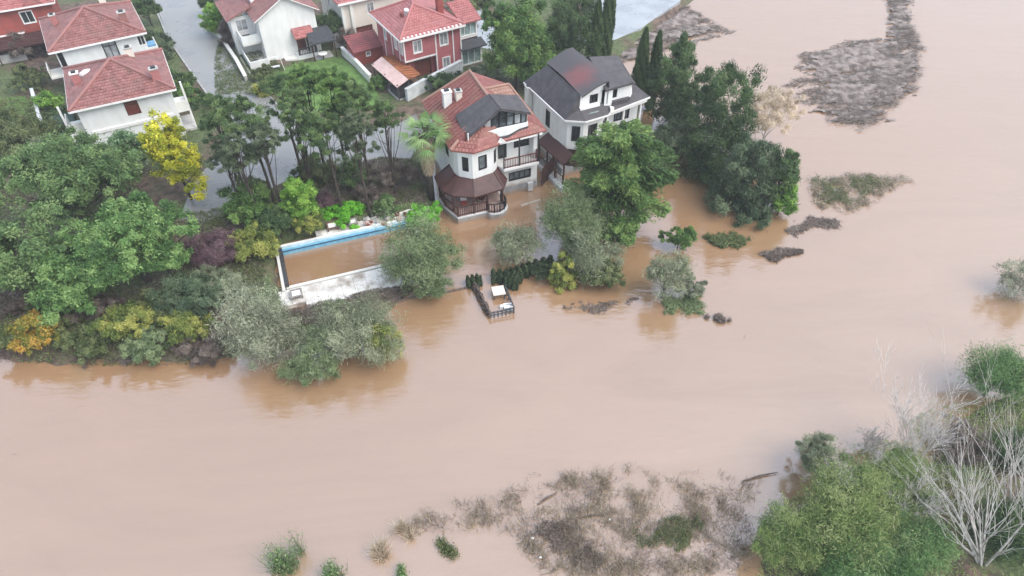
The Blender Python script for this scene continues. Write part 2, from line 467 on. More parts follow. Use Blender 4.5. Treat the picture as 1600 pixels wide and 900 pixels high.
def road_material(name, wet=.5, base=(.23, .228, .222)):
    m, n, l, b = nmat(name)
    tc = n.new('ShaderNodeTexCoord')
    nz = n.new('ShaderNodeTexNoise'); nz.inputs['Scale'].default_value = .35; nz.inputs['Detail'].default_value = 8
    l.new(tc.outputs['Object'], nz.inputs['Vector'])
    rp = n.new('ShaderNodeValToRGB'); rp.color_ramp.elements[0].position = .35; rp.color_ramp.elements[1].position = .65
    rp.color_ramp.elements[0].color = (*[c * .84 for c in base], 1); rp.color_ramp.elements[1].color = (*[c * 1.15 for c in base], 1)
    l.new(nz.outputs['Fac'], rp.inputs[0]); l.new(rp.outputs[0], b.inputs['Base Color'])
    rr = n.new('ShaderNodeMapRange'); rr.inputs['From Min'].default_value = .35; rr.inputs['From Max'].default_value = .65
    rr.inputs['To Min'].default_value = .12; rr.inputs['To Max'].default_value = .55
    l.new(nz.outputs['Fac'], rr.inputs['Value']); l.new(rr.outputs[0], b.inputs['Roughness'])
    b.inputs['Specular IOR Level'].default_value = wet
    n3 = n.new('ShaderNodeTexNoise'); n3.inputs['Scale'].default_value = 12; l.new(tc.outputs['Object'], n3.inputs['Vector'])
    bp = n.new('ShaderNodeBump'); bp.inputs['Strength'].default_value = .15; bp.inputs['Distance'].default_value = .02
    l.new(n3.outputs['Fac'], bp.inputs['Height']); l.new(bp.outputs[0], b.inputs['Normal'])
    return m
M['road'] = road_material('wet_asphalt', .6)
M['pave'] = road_material('wet_pale_paving', .8, (.31, .325, .34))

Z0 = .80      # level of the dry plateau
sheet('road', [(-54.93, 107.03), (-46.29, 107.03), (-41.51, 95.33), (-37.06, 86.87), (-30.31, 74.92), (-25.23, 67.68), (-21.52, 63.40), (-16.14, 63.40), (-12.25, 64.66), (-10.43, 66.88), (-9.20, 62.53),
               (-10.20, 58.08), (-15.09, 56.75), (-19.98, 56.10), (-23.97, 52.29), (-27.53, 48.04), (-29.85, 48.49), (-30.46, 53.79), (-29.51, 59.79), (-30.31, 64.02), (-32.32, 67.96), (-37.78, 76.01), (-43.98, 85.38)], Z0 + .03, M['road'], .1)
sheet('street_pavement', [(-12.27, 104.53), (-7.08, 104.53), (-2.11, 89.18), (-1.98, 81.80), (-5.24, 83.56), (-4.38, 89.18), (-7.53, 95.76)], Z0 + .03, M['pave'], .1)
sheet('quay_pavement', [(12.48, 107.03), (27.85, 107.03), (23.44, 97.08), (16.72, 88.20), (13.20, 85.01), (8.03, 83.20)], Z0 + .03, M['pave'], .5)
KERB = pmat('kerb_stone', (.42, .42, .41), (.30, .30, .29), 2, .8)
def kerb(pts):
    k = 0
    for i in range(len(pts) - 1):
        a, b = Vector((*pts[i], 0)), Vector((*pts[i + 1], 0))
        n = max(1, int((b - a).length / 1.2))
        for j in range(n):
            p, q = a + (b - a) * (j / n), a + (b - a) * ((j + .985) / n)
            MB().bar((p.x, p.y, Z0 + .07), (q.x, q.y, Z0 + .07), .18, .16).build('kerb_stone', KERB, KERBS)
            k += 1
KERBS = structure(bpy.data.objects.new('kerb', None)); COL.objects.link(KERBS)
kerb([(-46.29, 107.03), (-41.51, 95.33), (-37.06, 86.87), (-30.31, 74.92), (-25.23, 67.68), (-21.52, 63.40)])
kerb([(-32.32, 67.96), (-37.78, 76.01), (-43.98, 85.38), (-50.45, 97.52)])
LAWN = pmat('lawn_grass', (.12, .22, .05), (.07, .125, .03), 1.5, .9, .6, 30)
sheet('lawn', [(-29.84, 74.00), (-28.83, 76.48), (-25.46, 78.42), (-21.19, 80.42), (-16.04, 74.00), (-14.42, 68.64), (-19.37, 66.35), (-24.91, 69.33)], Z0 + .02, LAWN, .06)
sheet('lawn_strip', [(-10.06, 66.61), (-7.19, 70.46), (-6.26, 69.33), (-7.63, 66.61), (-9.59, 65.30)], Z0 + .025, LAWN, .06)
sheet('lawn_corner', [(-60.17, 70.04), (-54.79, 70.75), (-50.87, 65.95), (-49.82, 62.16), (-54.49, 59.79)], Z0 + .02, LAWN, .06)

# ------------------------------------------------------------------ building helpers
def clip(poly, axis_v, val, keep_above):
    """clip list of (pt, v) with v >= val or <= val"""
    out = []
    n = len(poly)
    for i in range(n):
        (p, a), (q, b) = poly[i], poly[(i + 1) % n]
        ia = a >= val - 1e-9 if keep_above else a <= val + 1e-9
        ib = b >= val - 1e-9 if keep_above else b <= val + 1e-9
        if ia: out.append((p, a))
        if ia != ib:
            t = (val - a) / (b - a)
            out.append((p + (q - p) * t, val))
    return out

def slope(mb, pts, step=.36, t=.055, thick=.14, tiles=True):
    """a roof plane: pts[0]-pts[1] is the eave (left to right seen from outside); laid in overlapping courses"""
    P = [Vector(p) for p in pts]
    e = (P[1] - P[0]).normalized()
    nrm = Vector((0, 0, 0))
    for i in range(1, len(P) - 1): nrm += (P[i] - P[0]).cross(P[i + 1] - P[0])
    nrm.normalize()
    if nrm.z < 0: nrm = -nrm; 
    up = nrm.cross(e)
    if up.z < 0: up = -up
    V = [(p, (p - P[0]).dot(up)) for p in P]
    vmax = max(v for _, v in V); vmin = min(v for _, v in V)
    if tiles:
        v = vmin; k = 0
        while v < vmax - .02:
            s = clip(clip(V, up, v, True), up, min(v + step, vmax), False)
            if len(s) >= 3:
                q, tl, lowp = [], [], []
                for p, a in s:
                    f = 1 - (a - v) / step
                    q.append(p + nrm * (t * (.15 + .85 * f)))
                    tl.append(((p - P[0]).dot(e) + (.15 if k % 2 else 0) + 50, a + 30 if a < v + step - .02 else v + step * .9 + 30, 0.001))
                    if abs(a - v) < 1e-4: lowp.append((p, p + nrm * t))
                a_, b_, c_ = q[0], q[1], q[2]
                if (b_ - a_).cross(c_ - a_).dot(nrm) < 0: q.reverse(); tl.reverse()
                mb.face(q, tl)
                if len(lowp) == 2:
                    u0, u1 = lowp
                    mb.face([u0[0], u1[0], u1[1], u0[1]], [((p - P[0]).dot(e) + 50, v + 30, 0.001) for p in (u0[0], u1[0], u1[1], u0[1])])
            v += step; k += 1
    else:
        mb.face([p + nrm * t for p in P], [((p - P[0]).dot(e) + 50, (p - P[0]).dot(up) + 30, 0.001) for p in P])
    dn = Vector((0, 0, -thick))
    mb.face([p + dn for p in reversed(P)])
    for i in range(len(P)):
        a, b = P[i], P[(i + 1) % len(P)]
        mb.face([a + dn, b + dn, b + nrm * t * .5, a + nrm * t * .5])

def ribs(parent, pts, mat, gap=.5, w=.09, name='roof_rib'):
    """raised ribs running up a roof plane from the eave pts[0]-pts[1]; convex planes only"""
    P = [Vector(p) for p in pts]
    e = (P[1] - P[0]).normalized()
    nrm = (P[1] - P[0]).cross(P[2] - P[0]).normalized()
    if nrm.z < 0: nrm = -nrm
    us = [(p - P[0]).dot(e) for p in P]
    u = min(us) + gap * .5
    while u < max(us) - .1:
        hit = []
        for i in range(len(P)):
            a, b = us[i], us[(i + 1) % len(P)]
            if (a - u) * (b - u) < 0:
                hit.append(P[i] + (P[(i + 1) % len(P)] - P[i]) * ((u - a) / (b - a)))
        if len(hit) == 2 and (hit[0] - hit[1]).length > .4:
            MB().bar(hit[0] + nrm * .07, hit[1] + nrm * .06, w, .07, nrm).build(name, mat, parent)
        u += gap

def ridge(parent, a, b, mat, r=.13):
    MB().tube([a, b], r, 8).build('ridge_cap', mat, parent)

def wall(root, A, B, z0, z1, mat, wins=(), name='wall', depth=.16):
    """wall from A to B (outside on the right hand) with real openings; wins: (u0, u1, z0, z1, style)"""
    A, B = Vector((A[0], A[1], 0)), Vector((B[0], B[1], 0))
    L = (B - A).length
    d = (B - A) / L
    nr = Vector((d.y, -d.x, 0))
    us = sorted({0.0, L, *[w[0] for w in wins], *[w[1] for w in wins]})
    zs = sorted({z0, z1, *[w[2] for w in wins], *[w[3] for w in wins]})
    P = lambda u, z, o=0.0: A + d * u + Vector((0, 0, z)) + nr * o
    mb = MB()
    for i in range(len(us) - 1):
        for j in range(len(zs) - 1):
            uc, zc = (us[i] + us[i + 1]) / 2, (zs[j] + zs[j + 1]) / 2
            if any(w[0] < uc < w[1] and w[2] < zc < w[3] for w in wins): continue
            mb.face([P(us[i], zs[j]), P(us[i + 1], zs[j]), P(us[i + 1], zs[j + 1]), P(us[i], zs[j + 1])])
    for (a, b, c, e, st) in wins:
        for q in (((a, c), (b, c)), ((b, c), (b, e)), ((b, e), (a, e)), ((a, e), (a, c))):
            (u0, w0), (u1, w1) = q
            mb.face([P(u0, w0), P(u1, w1), P(u1, w1, -depth), P(u0, w0, -depth)])
    o = mb.build(name, mat, root)
    for w in wins:
        window(root, P, w, depth)
    return o

STYLES = {'dark': ('dark', 'glass', 2, .09), 'curtain': ('dark', 'curtain', 2, .08), 'white': ('trim', 'curtain', 2, .10), 'shutter': ('maroon_rail', 'shutter', 1, .07),
          'greyshut': ('dark', 'greyglass', 1, .07), 'mint': ('trim', 'mint', 3, .06), 'door': ('dark', 'glass', 1, .10), 'wide': ('dark', 'greyglass', 4, .08), 'whitedark': ('trim', 'glass', 2, .10)}
def window(root, P, w, depth):
    a, b, c, e, st = w
    fm, pm, nm, fw = STYLES[st]
    mb = MB()
    o1, o0 = .035, -depth + .02
    def bx(u0, u1, w0, w1, out=o1):
        pts = [P(u0, w0, o0), P(u1, w0, o0), P(u1, w1, o0), P(u0, w1, o0), P(u0, w0, out), P(u1, w0, out), P(u1, w1, out), P(u0, w1, out)]
        for q in ((4, 5, 6, 7), (0, 1, 5, 4), (1, 2, 6, 5), (2, 3, 7, 6), (3, 0, 4, 7)): mb.face([pts[k] for k in q])
    bx(a - .02, a + fw, c - .02, e + .02); bx(b - fw, b + .02, c - .02, e + .02)
    bx(a + fw, b - fw, e - fw, e + .02); bx(a + fw, b - fw, c - .02, c + fw)
    for k in range(1, nm):
        u = a + (b - a) * k / nm
        bx(u - .03, u + .03, c + fw, e - fw, -.03)
    if st in ('dark', 'curtain', 'door') and e - c > 1.2:
        zt = c + (e - c) * .72
        bx(a + fw, b - fw, zt - .025, zt + .025, -.035)
    wo_ = mb.build('door' if st == 'door' else 'window', M[fm], root)
    n = max(nm, 1)
    for k in range(n):
        u0, u1 = a + (b - a) * k / n, a + (b - a) * (k + 1) / n
        MB().face([P(u0, c, -depth + .045), P(u1, c, -depth + .045), P(u1, e, -depth + .045), P(u0, e, -depth + .045)]).build('pane', M[pm], wo_)
    if st == 'shutter':
        for k in range(1, 6):
            zz = c + (e - c) * k / 6
            bar = MB(); p0, p1 = P(a + fw, zz, -depth + .06), P(b - fw, zz, -depth + .06)
            bar.bar(p0, p1, .03, .03).build('shutter_slat', M['maroon_rail'], wo_)

def part_box(root, name, mat, *a):
    return MB().box(*a).build(name, mat, root)

def chimney(root, x, y, z0, z1, w, d, mat, cap, parent=None):
    c = MB().box(x - w / 2, x + w / 2, y - d / 2, y + d / 2, z0, z1).build('chimney', mat, root)
    MB().box(x - w / 2 - .06, x + w / 2 + .06, y - d / 2 - .06, y + d / 2 + .06, z1, z1 + .09).build('chimney_cap', cap, c)
    MB().box(x - w * .28, x + w * .28, y - d * .28, y + d * .28, z1 + .09, z1 + .24).build('chimney_pot', M['dark'], c)
    return c

def railing(root, pts, z0, z1, mat, gap=.16, posts=True, name='railing'):
    """rails with separate balusters along a line of (x, y)"""
    for i in range(len(pts) - 1):
        a, b = Vector((*pts[i], 0)), Vector((*pts[i + 1], 0))
        L = (b - a).length
        up = lambda p, z: (p.x, p.y, z)
        mb = MB(); mb.bar(up(a, z1), up(b, z1), .09, .07); mb.bar(up(a, z0 + .12), up(b, z0 + .12), .06, .05)
        rl = mb.build(name, mat, root)
        n = max(1, int(L / gap))
        for k in range(n + 1):
            p = a + (b - a) * (k / n)
            MB().bar(up(p, z0), up(p, z1), .045 if 0 < k < n else .10).build('baluster' if 0 < k < n else 'rail_post', mat, rl)

# ------------------------------------------------------------------ the riverside villa with the tiled roof
def villa_tiled():
    h = thing('villa', 'white villa with red tiled roof, charcoal dormer and maroon veranda standing in flood water', 'house', (-5.09, 51.04, 0), 21.5)
    W = M['floodwhite']
    # plinth and lower storey
    part_box(h, 'plinth', M['grey'], .3, 8.25, .45, 8.2, -1.2, .95)
    wall(h, (4.2, .5), (8.2, .5), .9, 3.5, W, [(1.15, 3.35, 1.55, 2.45, 'wide')])
    wall(h, (8.2, .5), (8.2, 8.1), .9, 6.6, W, [(2.2, 3.2, 4.4, 5.7, 'dark')])
    wall(h, (8.2, 8.1), (.2, 8.1), .9, 6.6, W)
    wall(h, (.2, 8.1), (.2, .9), .9, 6.6, W, [(2.0, 2.8, 4.4, 5.8, 'dark'), (5.0, 5.8, 4.4, 5.8, 'dark')])
    wall(h, (.2, .9), (4.2, .9), .9, 3.5, M['maroon'], [(1.0, 2.8, 1.0, 3.0, 'door')])
    # upper bay: five faces
    bay = [(.2, .9), (.42, .18), (1.45, -.72), (3.55, -.38), (4.0, .1), (4.25, .5)]
    wn_ = [[], [(.42, .98, 4.35, 5.75, 'dark')], [(.62, 1.42, 4.35, 5.75, 'greyshut')], [(.10, .50, 4.5, 5.8, 'dark')], []]
    for i in range(5):
        wall(h, bay[i], bay[i + 1], 3.45, 6.6, W, wn_[i])
    MB().prism(bay + [(4.25, 1.2), (.2, 1.2)], 3.38, 3.5).build('bay_floor', M['trim'], h)
    # balcony recess on the right
    bf = MB().prism([(4.25, .5), (4.6, -.28), (8.05, -.28), (8.2, .5), (8.2, 1.5), (4.25, 1.5)], 3.3, 3.55).build('balcony_floor', M['trim'], h)
    wall(h, (4.25, 1.5), (8.2, 1.5), 3.55, 6.6, W, [(.45, 1.25, 3.6, 5.7, 'door'), (2.0, 3.5, 4.4, 5.7, 'dark')])
    wall(h, (4.25, .5), (4.25, 1.5), 3.55, 6.6, W)
    wall(h, (7.75, .42), (8.2, .42), 3.55, 6.6, W); wall(h, (7.75, 1.5), (7.75, .42), 3.55, 6.6, W)
    railing(h, [(4.62, -.18), (8.0, -.18), (8.05, .4)], 3.55, 4.5, M['maroon_rail'])
    MB().bar((6.1, -.18, 3.55), (6.1, -.18, 6.5), .12).build('balcony_post', M['dark'], h)
    MB().bar((7.95, -.18, 3.55), (7.95, -.18, 6.5), .12).build('balcony_post', M['dark'], h)
    MB().bar((4.62, -.18, 3.55), (4.62, -.18, 6.5), .10).build('balcony_post', M['dark'], h)
    MB().prism([(4.2, -.3), (8.35, -.15), (8.35, .5), (4.2, .5)], 6.28, 6.56).build('fascia_beam', M['trim'], h)
    MB().prism([(1.45, -.90), (3.75, -.52), (4.15, 0), (4.15, .5), (.1, .8), (.25, .05)], 6.40, 6.57).build('eaves_cornice', M['trim'], h)
    # main roof
    rf = MB(); ez = 6.62
    P = (4.25, 2.0, 9.45)
    left = [(-.25, 8.7, ez), (-.25, -.05, ez), P, (4.25, 7.6, 9.45)]
    slope(rf, left)
    slope(rf, [(-.25, -.05, ez), (1.5, -1.15, ez), P])
    slope(rf, [(1.5, -1.15, ez), (3.85, -.72, ez), P])
    slope(rf, [(3.85, -.72, ez), (4.3, -.35, ez), P])
    slope(rf, [(4.3, -.35, ez), (8.75, -.12, ez), P])
    slope(rf, [(8.75, -.12, ez), (8.75, 8.7, ez), (4.25, 7.6, 9.45), P])
    slope(rf, [(8.75, 8.7, ez), (-.25, 8.7, ez), (4.25, 7.6, 9.45)])
    roof = rf.build('roof', M['tile_h1'], h)
    ribs(roof, left, M['tile_h1'], .52)
    for a, b in ((P, (4.25, 7.6, 9.45)), (((.62, .35, 7.17)), (-.25, -.05, ez)), ((4.25, 7.6, 9.45), (-.25, 8.7, ez))):
        ridge(roof, (a[0], a[1], a[2] + .06), (b[0], b[1], b[2] + .06), M['tile_tan'], .14)
    # cross wing with bleached tiles
    cw = MB()
    slope(cw, [(4.2, 2.2, 6.95), (8.35, 2.2, 6.95), (6.95, 4.5, 9.15), (4.2, 4.5, 9.15)])
    slope(cw, [(8.35, 2.2, 6.95), (8.35, 6.8, 6.95), (6.95, 4.5, 9.15)])
    slope(cw, [(8.35, 6.8, 6.95), (4.2, 6.8, 6.95), (4.2, 4.5, 9.15), (6.95, 4.5, 9.15)])
    c = cw.build('wing_roof', M['tile_tan'], h)
    ridge(c, (4.3, 4.5, 9.2), (6.95, 4.5, 9.2), M['tile_tan'], .12)
    ridge(c, (6.95, 4.5, 9.2), (8.35, 2.2, 7.0), M['tile_tan'], .10)
    # the big dormer
    d = MB()
    A, B, C, D = (1.3, .02, 7.42), (4.4, -.05, 9.62), (4.25, 2.5, 9.72), (1.3, 3.1, 7.95)
    E_, F_ = (7.3, .15, 8.5), (7.3, 3.2, 8.62)
    slope(d, [D, A, B, C], tiles=False, thick=.16)
    slope(d, [E_, F_, C, B], tiles=False, thick=.16)
    dr = d.build('dormer_roof', M['darkroof'], h)
    MB().face([(1.36, .1, 7.4), (1.36, 3.1, 7.9), (1.36, 3.1, 7.2), (1.36, .1, 6.8)]).build('dormer_cheek', M['darkroof'], h)
    roofz = lambda x: 7.42 + (x - 1.3) * (9.62 - 7.42) / 3.1 if x < 4.4 else 9.62 - (x - 4.4) * (9.62 - 8.5) / 2.9
    y0 = .36
    xs = [1.5, 2.3, 3.0, 3.7, 4.4, 5.1, 5.8, 6.45, 7.05]
    fw = MB()
    pts = [(1.5, y0, 6.7), (7.05, y0, 6.7), (7.05, y0, 7.6), (1.5, y0, 7.45)]
    fw.face(pts)
    fw.face([(6.95, y0, 7.5), (7.05, y0, 7.5), (7.05, y0, roofz(7.0) - .16), (6.95, y0, roofz(7.0) - .16)])
    fw.face([(7.05, y0, 6.7), (7.05, 3.2, 6.7), (7.05, 3.2, 8.5), (7.05, y0, 8.4)])
    fw.build('dormer_wall', W, h)
    for i in range(1, 8):
        a, b = xs[i], min(xs[i + 1], 6.95)
        za, zb = roofz(a) - .17, roofz(b) - .17
        zl = 7.62
        if za < zl + .1: za = zl + .12
        fr = MB()
        for (p, q) in (((a, y0, zl), (b, y0, zl)), ((a, y0, za), (b, y0, zb)), ((a, y0, zl), (a, y0, za)), ((b, y0, zl), (b, y0, zb))):
            fr.bar(p, q, .10, .10, (0, 1, 0))
        if min(za, zb) - zl > 1.0:
            fr.bar((a, y0, zl + .95), (b, y0, zl + .95), .06, .06, (0, 1, 0))
        w = fr.build('dormer_window', M['dark'], h)
        MB().face([(a, y0 + .02, zl), (b, y0 + .02, zl), (b, y0 + .02, zb), (a, y0 + .02, za)]).build('pane', M['glass' if i in (3, 4) else 'greyglass' if i % 2 else 'curtain'], w)
    cur = [(1.45, .30), (2.3, .22), (3.0, .14), (3.6, .0), (4.3, -.14), (5.0, -.14), (5.6, .0), (6.2, .14), (7.1, .24)]
    low = [7.2, 7.2, 7.18, 7.05, 6.98, 6.98, 7.05, 7.18, 7.2]
    par = MB(); ug = MB()
    for i in range(len(cur) - 1):
        (xa, ya), (xb, yb) = cur[i], cur[i + 1]
        for m_, off, zt, dz in ((par, 0, 7.62, 0), (ug, -.09, None, .34)):
            zta, ztb = (zt, zt) if zt else (low[i] + .02, low[i + 1] + .02)
            zba, zbb = low[i] - dz, low[i + 1] - dz
            q = [(xa, ya + off, zba), (xb, yb + off, zbb), (xb, yb + off, ztb), (xa, ya + off, zta)]
            m_.face(q); m_.face([q[3], q[2], (xb, y0 + .05, ztb), (xa, y0 + .05, zta)])
    par.build('balcony_parapet', W, h); ug.build('parapet_flashing', M['darkroof'], h)
    MB().tube([(1.18, .0, 6.75), (1.18, .0, 8.1)], .07, 8).build('vent_pipe', M['maroon_rail'], h)
    MB().tube([(1.4, -.02, 6.7), (1.4, -.02, 7.9)], .06, 8).build('vent_pipe', M['trim'], h)
    chimney(h, 1.35, 5.6, 7.0, 9.0, .75, .6, W, M['trim']); chimney(h, 2.35, 5.3, 7.6, 9.0, .55, .55, M['cream'], M['concrete'])
    # small gable over the notch
    MB().face([(3.85, -.6, 6.6), (4.6, -.5, 6.6), (4.22, -.45, 7.0)]).bar((3.8, -.62, 6.6), (4.22, -.5, 7.05), .08).bar((4.65, -.5, 6.6), (4.22, -.5, 7.05), .08).build('notch_gable', M['trim'], h)
    # veranda: raised terrace, posts, skirt roof, rails
    ter = [(-1.3, 1.6), (-1.2, 0), (-.55, -2.0), (2.2, -2.05)] + [(3.1 + 1.15 * math.cos(R(a)), -1.75 + .95 * math.sin(R(a))) for a in range(-130, 31, 20)] + [(4.3, -.4), (4.3, .45), (.25, .45), (.25, 1.6)]
    tb = MB().prism(ter, -1.2, .62).build('terrace_base', M['grey'], h)
    MB().prism([(p[0] * 1.015 - .02, p[1] * 1.015 - .04) for p in ter], .62, .75).build('terrace_edge', M['palegrey'], h)
    MB().prism([(p[0] * .97, p[1] * .97) for p in ter], .75, .80).build('terrace_floor', M['terra'], h)
    sk = MB()
    outer = [(-1.35, 2.2), (-1.3, .0), (-.75, -1.05), (1.1, -2.0), (4.0, -1.75), (4.75, -.6), (4.7, .5)]
    inner = [(.2, 2.2), (.2, .6), (.42, .12), (1.45, -.70), (3.55, -.36), (4.05, .1), (4.2, .5)]
    for i in range(len(outer) - 1):
        a, b, c_, e = outer[i], outer[i + 1], inner[i + 1], inner[i]
        q = [(*a, 2.62), (*b, 2.62), (*c_, 3.62), (*e, 3.62)]
        sk.face(q[:3]); sk.face([q[0], q[2], q[3]])
        sk.face([(a[0], a[1], 2.47), (b[0], b[1], 2.47), (*b, 2.62), (*a, 2.62)])
        u = [(p[0], p[1], p[2] - .1) for p in q]
        sk.face([u[2], u[1], u[0]]); sk.face([u[3], u[2], u[0]])
    sko = sk.build('veranda_roof', M['maroon'], h)
    for i in range(len(outer) - 1):
        MB().bar((*outer[i], 2.66), (*inner[i], 3.66), .09).build('veranda_hip', M['maroon'], sko)
    for p in [(-1.15, 1.5), (-1.1, .05), (-.6, -1.0), (-.48, -1.9), (1.0, -1.95), (2.3, -1.98), (3.9, -1.6), (4.2, -.5)]:
        MB().bar((*p, .78), (*p, 2.6), .14).build('veranda_post', M['maroon'], h)
    railing(h, [(-1.15, 1.5), (-1.1, .05), (-.48, -1.9), (2.2, -1.95)], .8, 1.75, M['maroon'], .2)
    railing(h, [(3.1 + 1.02 * math.cos(R(a)), -1.75 + .85 * math.sin(R(a))) for a in range(-140, 41, 30)], .8, 1.7, M['dark'], .2)
    MB().box(7.2, 7.7, .15, .44, .1, 1.0).build('meter_cabinet', M['palegrey'], h)
    return h
villa_tiled()

# ------------------------------------------------------------------ the second villa, charcoal roof
def villa_dark():
    h = thing('villa', 'white villa with charcoal shingle roof, faded rose patch and upper dormers, behind the cedar', 'house', (4.97, 55.86, 0), 25.5)
    W = M['floodwhite']
    bay = [(.05, 2.4), (.35, .35), (1.6, -.5), (3.7, -.4), (4.2, .05)]
    part_box(h, 'plinth', M['grey'], .1, 8.8, .4, 7.6, -1.2, .95)
    wall(h, (.05, 7.7), bay[0], .9, 6.6, W, [(3.7, 4.5, 4.0, 5.7, 'dark')])
    for i, ws in enumerate([[], [(.45, 1.2, 4.2, 5.75, 'dark')], [(.55, 1.5, 4.2, 5.75, 'dark')], [(.1, .45, 4.4, 5.7, 'dark')]]):
        wall(h, bay[i], bay[i + 1], 3.3, 6.6, W, ws)
        wall(h, (bay[i][0] + .3, bay[i][1] + .5), (bay[i + 1][0] + .3, bay[i + 1][1] + .5), .9, 3.4, M['maroon'])
    MB().prism(bay + [(4.2, 2.4)], 3.25, 3.35).build('bay_floor', M['trim'], h)
    wall(h, (4.2, .05), (4.2, 1.3), 3.3, 6.6, W)
    wall(h, (4.2, 1.3), (8.8, 1.3), .9, 6.6, W, [(.4, 1.2, 3.5, 5.7, 'door'), (1.9, 3.6, 4.2, 5.8, 'wide'), (1.0, 3.4, 1.4, 2.6, 'wide')])
    wall(h, (8.8, 1.3), (8.8, 7.7), .9, 6.6, W, [(1.0, 1.8, 4.2, 5.6, 'dark'), (3.8, 4.6, 4.2, 5.6, 'dark')])
    wall(h, (8.8, 7.7), (.05, 7.7), .9, 6.6, W)
    MB().prism([(4.25, -.2), (8.6, .45), (8.8, 1.4), (4.25, 1.4)], 3.2, 3.45).build('balcony_floor', M['trim'], h)
    MB().prism([(4.2, -.42), (9.0, .28), (8.9, .55), (4.25, .0)], 6.15, 6.6).build('fascia_beam', M['trim'], h)
    for p in ((4.4, -.1), (6.4, .2), (8.5, .5)):
        MB().bar((*p, 3.4), (*p, 6.2), .16).build('balcony_post', M['trim'], h)
    railing(h, [(4.4, -.1), (8.5, .5)], 3.45, 4.4, M['dark'])
    MB().prism([(-.2, 2.4), (.15, .2), (1.55, -.72), (3.85, -.62), (4.2, -.2), (4.2, .3), (.2, 1.2), (.05, 2.6)], 6.35, 6.58).build('eaves_cornice', M['trim'], h)
    ez = 6.62
    eav = [(-.35, 8.1, ez), (-.25, 2.4, ez), (-.1, .05, ez), (1.5, -.95, ez), (3.95, -.82, ez), (4.4, -.45, ez)]
    K = dict(step=.3, t=.02)
    rf = MB()
    slope(rf, [eav[0], eav[2], (1.42, .18, 8.72), (1.42, 6.6, 8.72)], **K)
    rf.face([eav[2], (1.46, .24, 7.35), (1.42, .18, 8.72)])
    slope(rf, [eav[2], eav[3], (1.46, .24, 7.35)], **K)
    slope(rf, [eav[3], eav[4], (3.9, .24, 7.35), (1.46, .24, 7.35)], **K)
    slope(rf, [eav[4], eav[5], (3.9, .24, 7.35)], **K)
    slope(rf, [eav[5], (9.25, .3, ez), (7.2, 2.4, 8.0), (3.9, .24, 7.35)], **K)
    slope(rf, [(9.25, .3, ez), (9.25, 8.1, ez), (6.9, 5.6, 8.6), (7.2, 2.4, 8.0)], **K)
    slope(rf, [(9.25, 8.1, ez), eav[0], (1.42, 6.6, 8.72), (6.9, 5.6, 8.6)], **K)
    roof = rf.build('roof', M['darkroof'], h)
    gut = MB()
    for i in range(len(eav) - 1): gut.bar((eav[i][0], eav[i][1], ez - .08), (eav[i + 1][0], eav[i + 1][1], ez - .08), .12, .16)
    gut.bar((4.4, -.47, ez - .08), (9.27, .28, ez - .08), .12, .16)
    gut.build('gutter', M['trim'], h)
    # left dormer with a barrel roof that fades to rose
    x0, x1, y0 = 1.45, 3.75, .25
    wall(h, (x0, y0), (x1, y0), 7.0, 8.62, W, [(1.05, 1.85, 7.6, 8.4, 'dark')])
    nb = 10
    def arc(t): return (x0 - .06 + (x1 - x0 + .5) * t, 8.70 + .95 * math.sin(math.pi * .5 * t) ** 1.15)
    fg = MB(); top = [(arc(k / nb)[0], y0, arc(k / nb)[1] - .1) for k in range(nb + 1)]
    fg.face([(x0, y0, 8.6)] + [(x1 + .2, y0, 8.6)] + list(reversed(top))); fg.build('dormer_gable', W, h)
    for nm, mt, ya, yb in (('barrel_roof', 'faded', -.12, 3.2), ('barrel_roof', 'faded', 3.2, 6.8)):
        b = MB()
        for k in range(nb):
            (xa, za), (xb, zb) = arc(k / nb), arc((k + 1) / nb)
            r_ = lambda y: .09 * max(0, y) - .035 * max(0, y - 3.2) ** 2
            b.face([(xa, ya, za + r_(ya)), (xb, ya, zb + r_(ya)), (xb, yb, zb + r_(yb)), (xa, yb, za + r_(yb))])
            b.face([(xa, ya, za + r_(ya) - .16), (xb, ya, zb + r_(ya) - .16), (xb, ya, zb + r_(ya)), (xa, ya, za + r_(ya))])
        xe, ze = arc(1)
        b.face([(xe, ya, ze + r_(ya)), (xe, ya, 7.3), (xe, yb, 7.3), (xe, yb, ze + r_(yb))])
        b.build(nm, M[mt], h, False)
    MB().box(1.42, 3.5, .0, .24, 7.2, 7.42).build('dormer_sill', M['trim'], h)
    # right dormer, mono-pitch
    wall(h, (3.9, -.02), (4.75, -.02), 6.9, 8.9, W)
    wall(h, (4.75, .25), (6.9, .25), 6.9, 8.75, W, [(.12, .62, 7.6, 8.6, 'dark')])
    wall(h, (4.75, -.02), (4.75, .25), 6.9, 8.75, W)
    sd_ = MB(); sd_.face([(6.9, .25, 6.9), (7.6, .9, 6.9), (7.45, 3.0, 6.9), (7.1, 3.0, 8.9), (6.9, .25, 8.75)]); sd_.build('dormer_cheek', W, h)
    mr = MB(); slope(mr, [(3.75, -.3, 8.85), (6.75, -.1, 8.8), (7.3, 3.6, 9.7), (4.4, 4.0, 10.0)], tiles=False, thick=.15)
    slope(mr, [(6.75, -.1, 8.8), (7.9, 1.0, 7.9), (7.3, 3.6, 9.7)], tiles=False, thick=.12)
    slope(mr, [(7.3, 3.6, 9.7), (7.2, 6.0, 8.6), (4.0, 6.2, 8.9), (4.4, 4.0, 10.0)], tiles=False, thick=.12)
    mr.build('dormer_roof', M['darkroof'], h)
    MB().prism([(4.75, -.1), (6.8, .0), (6.7, .25), (4.75, .25)], 6.95, 7.3).build('dormer_flashing', M['darkroof'], h)
    MB().prism([(4.3, -.6), (4.75, -.5), (4.5, -.1)], 6.6, 7.05).build('notch_gable', M['trim'], h)
